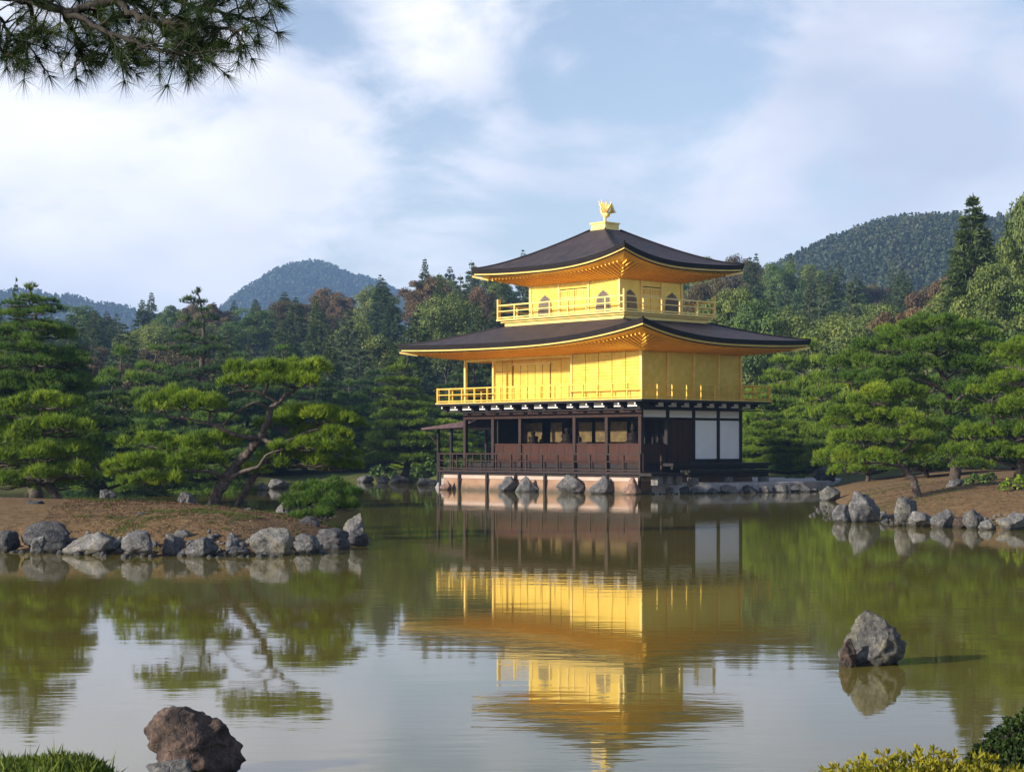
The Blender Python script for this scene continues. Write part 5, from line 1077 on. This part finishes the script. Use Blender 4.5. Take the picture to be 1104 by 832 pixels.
# far wooded hill: one mass of tiny crowns
def far_forest(rows, label, seed, count, n, hr, leaf, part_, ilo=0.0, ihi=1.0):
    rng = np.random.default_rng(seed); m_, n_ = len(rows), len(rows[0]); Pa = np.array(rows)
    jj = rng.uniform(1, m_ * part_, count); ii = rng.uniform(ilo * (n_ - 2), ihi * (n_ - 2), count); j0 = jj.astype(int); i0 = ii.astype(int); fj = (jj - j0)[:, None]; fi = (ii - i0)[:, None]
    p = (Pa[j0, i0] * (1 - fj) + Pa[j0 + 1, i0] * fj) * (1 - fi) + (Pa[j0, i0 + 1] * (1 - fj) + Pa[j0 + 1, i0 + 1] * fj) * fi
    H = rng.uniform(hr[0], hr[1], count)[:, None]; con = (rng.random(count) < .6)[:, None]; R0 = H * np.where(con, .22, .34)
    f = rng.uniform(0, 1, (count, n)) ** 1.4; a = rng.uniform(0, 6.28, (count, n)); r = R0 * np.where(con, 1 - f, np.sqrt(np.maximum(0, 1 - (1.7 * f - .75) ** 2)))
    q = p[:, None, :] + np.stack([np.cos(a) * r, np.sin(a) * r, H * (.1 + .9 * f)], -1); d = np.stack([np.cos(a), np.sin(a), np.full(a.shape, .5)], -1)
    t0 = rng.uniform(.15, .7, count) + np.where(rng.random(count) < .12, .3, 0)
    T_, tt = leaves(q.reshape(-1, 3), unit(d.reshape(-1, 3)), np.repeat(t0 * .6 + .18 + .12 * wav(p[:, 0], p[:, 1], 0.02, 6), n), leaf, .35, rng, .8)
    o = link('forest', tri_mesh('forest', T_, M['far_tree'], tt, 4)); props(o, label, 'forest', None, 'stuff')
far_forest(hill_rows, 'dark wooded slope of the far hill behind the right bank', 9, 11000, 34, (3.2, 6.0), .56, .62)
far_forest(peak_rows, 'blue hazy forest covering the pointed mountain in the distance', 10, 9000, 16, (6, 11), 1.5, .62, .1, .9)
far_forest(ridge_rows, 'blue hazy forest on the low far ridge at the left edge', 11, 7000, 16, (5, 9), 1.3, .62, .2, 1)

# ------------------------------------------------------------------ near bank: grass, shrubs, overhanging pine branch
def grass():
    rng = np.random.default_rng(3); n = 9000; x = rng.uniform(-3.6, -1.70, n); y = rng.uniform(8.2, 10.2, n); z = height(x, y); ok = z > 0.03; x, y, z = x[ok], y[ok], z[ok]
    P = np.stack([x, y, z], -1); D = unit(rng.normal(0, .45, P.shape) + np.array([0, 0, 1])); T = .45 + .25 * wav(x, y, 3, 8) + rng.normal(0, .12, len(x))
    # rosettes of short pointed blades
    keep = rng.random(len(x)) < np.clip(.25 + .55 * wav(x, y, 2.2, 12) + .4, .04, 1) * np.clip((-1.72 - x) * 3.2, .05, 1); P, D, T = P[keep], D[keep], T[keep]
    LN = np.where(rng.random(len(P)) < .05, .12, .06) * rng.uniform(.7, 1.2, len(P)); tri, tt = needles(P, D, T, 9, LN, 0.02, .95, rng); o = link('grass', tri_mesh('grass', tri, M['grass'], tt)); props(o, 'short leafy green grass on the near bank at the bottom left corner', 'grass', None, 'stuff')
grass()
def near_shrub(name, label, cx_, cy_, rx, ry, h, mat, seed, nshoot, leafl, leafw, per, cat='shrub'):
    rng = np.random.default_rng(seed); prr = random.Random(seed); zb = hz(cx_, cy_) - .02; root = empty(name, (cx_, cy_, zb), 0, label, cat); mb = MB(); P, D, T = [], [], []
    for k in range(nshoot):
        r = math.sqrt(prr.random()); a = prr.uniform(0, 6.28); b = Vector((math.cos(a) * r * rx * .7, math.sin(a) * r * ry * .7, 0)); hh = h * (1 - .45 * r * r) * prr.uniform(.8, 1.12); e = Vector((math.cos(a) * r * rx, math.sin(a) * r * ry, hh))
        q = limb(mb, [b * .6, (b + e) / 2 * 0.95, e], 0.003, 0.001, 4, 4); tint = prr.gauss(.5, .16)
        for i, pnt in enumerate(q[1:]):
            for _ in range(per):
                P.append(pnt[:]); d = (q[-1] - q[-2]).normalized() * .7 + Vector((rng.normal(0, .6), rng.normal(0, .6), rng.normal(0.25, .4))); D.append(d.normalized()[:]); T.append(tint + rng.normal(0, .07) + 0.12 * i / len(q))
    mb.build('stem', M['bark_branch'], root, True); P = np.array(P); D = np.array(D); T = np.array(T)
    d = D; a_ = unit(np.cross(d, rng.normal(0, 1, d.shape))); sz = leafl * rng.uniform(.6, 1.2, (len(P), 1)); Q = np.stack([P, P + d * sz * .45 + a_ * leafw, P + d * sz, P + d * sz * .45 - a_ * leafw], 1)
    crown_obj([(Q, T)], M[mat], root, 'foliage', 4)
near_shrub('shrub', 'golden yellow leafy shrub along the bottom edge at the right', 1.98, 8.85, 0.66, 0.35, 0.36, 'shrub_gold', 51, 480, .042, .0065, 6)
near_shrub('shrub', 'dark green dense bush in the bottom right corner', 2.86, 9.5, 0.52, 0.44, 0.68, 'shrub_dark', 53, 1700, .028, .008, 16)
near_shrub('shrub', 'low yellow shrub in front of the dark green corner bush', 2.62, 8.4, 0.40, 0.3, 0.26, 'shrub_gold', 55, 200, .042, .0065, 6)

def overhang():
    Y = 6.2; pr_ = random.Random(61); rng = np.random.default_rng(61); base = Vector((-3.4, 6.6, 0.28)); root = empty('pine_tree', base, 0, 'near pine whose dark needled branch hangs into the top left corner', 'pine tree')
    Wb = lambda px, py, dy=0.0: W(px, py - 11, Y + dy) - base
    mb = MB(); limb(mb, [(0, 0, -0.2), (0.05, 0.02, 1.2), (-0.05, 0.05, 2.4), (0.05, 0, 3.4), (0.0, 0, 4.2)], 0.17, 0.10, 6, 10, 0.006, pr_); mb.build('trunk', M['bark'], root, True)
    mb = MB(); paths = []
    def br(pts, r0, r1): q = limb(mb, pts, r0, r1, 6, 7, 0.004, pr_); paths.append(q); return q
    br([Vector((0.0, 0, 3.25)), Wb(-260, -10, .2), Wb(-90, 4), Wb(-20, 4), Wb(30, 12), Wb(70, 24), Wb(95, 18), Wb(125, 10), Wb(160, 22), Wb(200, 44, -.1)], 0.028, 0.006)
    br([Wb(95, 18), Wb(135, 12), Wb(175, 2), Wb(215, -6), Wb(260, -4), Wb(292, 10)], 0.016, 0.006)
    br([Wb(125, 10), Wb(150, 30, -.1), Wb(185, 36, -.1), Wb(225, 40, -.15), Wb(262, 42, -.2)], 0.013, 0.005)
    br([Wb(70, 24), Wb(100, 38, -.1), Wb(140, 55, -.15), Wb(180, 66, -.2), Wb(215, 70, -.2)], 0.011, 0.004)
    br([Wb(30, 12), Wb(38, 34, .1), Wb(30, 52, .1), Wb(26, 66, .1)], 0.010, 0.003)
    br([Wb(70, 24), Wb(78, 45, .15), Wb(84, 66, .15), Wb(80, 84, .1)], 0.010, 0.003)
    br([Wb(100, 20), Wb(118, 48, .2), Wb(128, 70, .2), Wb(134, 82, .2)], 0.010, 0.003)
    br([Wb(-20, 4), Wb(0, 30, .1), Wb(8, 50, .1), Wb(4, 68, .1)], 0.010, 0.003)
    br([Wb(175, 2), Wb(205, 18, .1), Wb(240, 24, .1), Wb(275, 34, .1)], 0.010, 0.003)
    br([Wb(160, 22), Wb(180, 48, .1), Wb(205, 78, .1)], 0.008, 0.003)
    br([Wb(125, 10), Wb(165, -10, .1), Wb(220, -28, .1), Wb(270, -22, .1)], 0.012, 0.004)
    br([Wb(60, 22), Wb(50, -8, .1), Wb(90, -24, .1)], 0.012, 0.004)
    tips = []; S_ = Y / F
    for q in list(paths):
        n = len(q)
        for k in range(int(n * 1.15)):
            i = pr_.randint(int(n * .3) if q is not paths[0] else int(n * .42), n - 1); p = q[i]
            px = p.x / S_  # spread twigs outward, drooping
            d = Vector((pr_.gauss(.45, .6), pr_.gauss(0, .4), pr_.gauss(-.25, .65))).normalized(); e = p + d * pr_.uniform(.04, .13)
            mb.tube([p, p + d * .04 + Vector((0, 0, .005)), e], [.0032, .0026, .002], 5); tips.append((e, d)); tips.append((p + d * .05, d))
        tips.append((q[-1], (q[-1] - q[-3]).normalized()))
    mb.build('branch', M['bark_branch'], root, True)
    P = np.array([t_[0][:] for t_ in tips]); D = np.array([t_[1][:] for t_ in tips]); T = np.array([pr_.gauss(.35, .16) for _ in tips])
    crown_obj([needles(P, D, T, 36, 0.085, 0.0020, .62, rng)], M['needle_near'], root, 'needles')
overhang()

def shore_grass(name, label, poly, n, seed, keep, mat):
    rng = np.random.default_rng(seed); P_ = np.array(poly); lo, hi = P_.min(0), P_.max(0); x = rng.uniform(lo[0], hi[0], n); y = rng.uniform(lo[1], hi[1], n); sdv = poly_sd(x, y, poly)
    f = wav(x, y, 1.1, 31) + 0.5 * wav(x, y, 4.0, 32); ok = (sdv > 0.1) & (f > keep - np.clip(1.3 - sdv, 0, 1.0) * .35); x, y = x[ok], y[ok]; z = height(x, y)
    P = np.stack([x, y, z - .01], -1); D = unit(rng.normal(0, .5, P.shape) + np.array([0, 0, .9])); T = rng.normal(.45, .16, len(x))
    tri, tt = needles(P, D, T, 6, .07, .012, .55, rng); o = link(name, tri_mesh(name, tri, mat, tt)); props(o, label, 'grass', None, 'stuff')
shore_grass('grass', 'thin grass and moss tufts on the bare soil of the pine island', ISLAND[2:-2], 26000, 71, .30, M['grass'])
shore_grass('grass', 'thin grass tufts on the soil of the right bank', [(9.4, 52.3), (11, 49.8), (13.5, 47.9), (18, 46), (20, 62), (14, 74), (11.4, 64)], 16000, 72, .34, M['grass'])
def litter(label, poly, n, seed):
    rng = np.random.default_rng(seed); P_ = np.array(poly); lo, hi = P_.min(0), P_.max(0); x = rng.uniform(lo[0], hi[0], n); y = rng.uniform(lo[1], hi[1], n); ok = poly_sd(x, y, poly) > .05; x, y = x[ok], y[ok]
    P = np.stack([x, y, height(x, y) + .012], -1); D = unit(rng.normal(0, .35, P.shape) + np.array([0, 0, 1])); Q, tt = leaves(P, D, rng.normal(.45, .22, len(x)), .022, .4, rng, .45)
    o = link('fallen_leaves', tri_mesh('fallen_leaves', Q, M['litter'], tt, 4)); props(o, label, 'fallen leaves', None, 'stuff')
M['litter'] = foliage('fallen_needle_litter', (0.035, 0.02, 0.012), (0.12, 0.065, 0.03), (0.24, 0.15, 0.08), trans=0.1)
litter('brown fallen needles scattered over the soil of the pine island', ISLAND[2:-2], 42000, 73)
litter('brown fallen needles scattered over the soil of the right bank', [(9.4, 52.3), (11, 49.8), (13.5, 47.9), (18, 46), (20, 62), (14, 74), (11.4, 64)], 26000, 74)

def pebbles(label, pts, n, seed, spread=.35):
    rng = np.random.default_rng(seed); V0_, F0_ = icosphere(2); Vs, Fs = [], []; P_ = [Vector((*p, 0)) for p in pts]
    for i in range(n):
        k = rng.integers(0, len(P_) - 1); p = P_[k].lerp(P_[k + 1], float(rng.random())); x, y = p.x + rng.normal(0, spread), p.y + rng.normal(0.1, spread); z = max(-.02, hz(x, y)); r = rng.uniform(.025, .085) * (1 + (rng.random() < .15))
        v = V0_ * (1 + rng.normal(0, .10, (len(V0_), 1))) * r * rng.uniform(.6, 1.25, 3); Fs += [[j + len(V0_) * i for j in f] for f in F0_]; Vs.append(v + np.array([x, y, z + r * .2]))
    me = bpy.data.meshes.new('pebbles'); me.from_pydata(np.concatenate(Vs).tolist(), [], Fs); me.polygons.foreach_set('use_smooth', [True] * len(me.polygons)); o = link('pebbles', me, M['rock']); props(o, label, 'pebbles', None, 'stuff')
pebbles('small grey pebbles lying between the rocks of the island shore', ISLAND[2:11], 200, 81)
pebbles('small grey pebbles lying between the rocks of the right bank', [(11.2, 64), (9.4, 52.4), (11, 49.9), (13.5, 48), (17, 46.6)], 200, 82)
pebbles('small grey pebbles along the waterline of the terrace', [(5.6, 80.6), (7.4, 81.3), (9.2, 82.4), (10.6, 83.3), (12.4, 84.4), (14.2, 85.6)], 150, 83, .22)
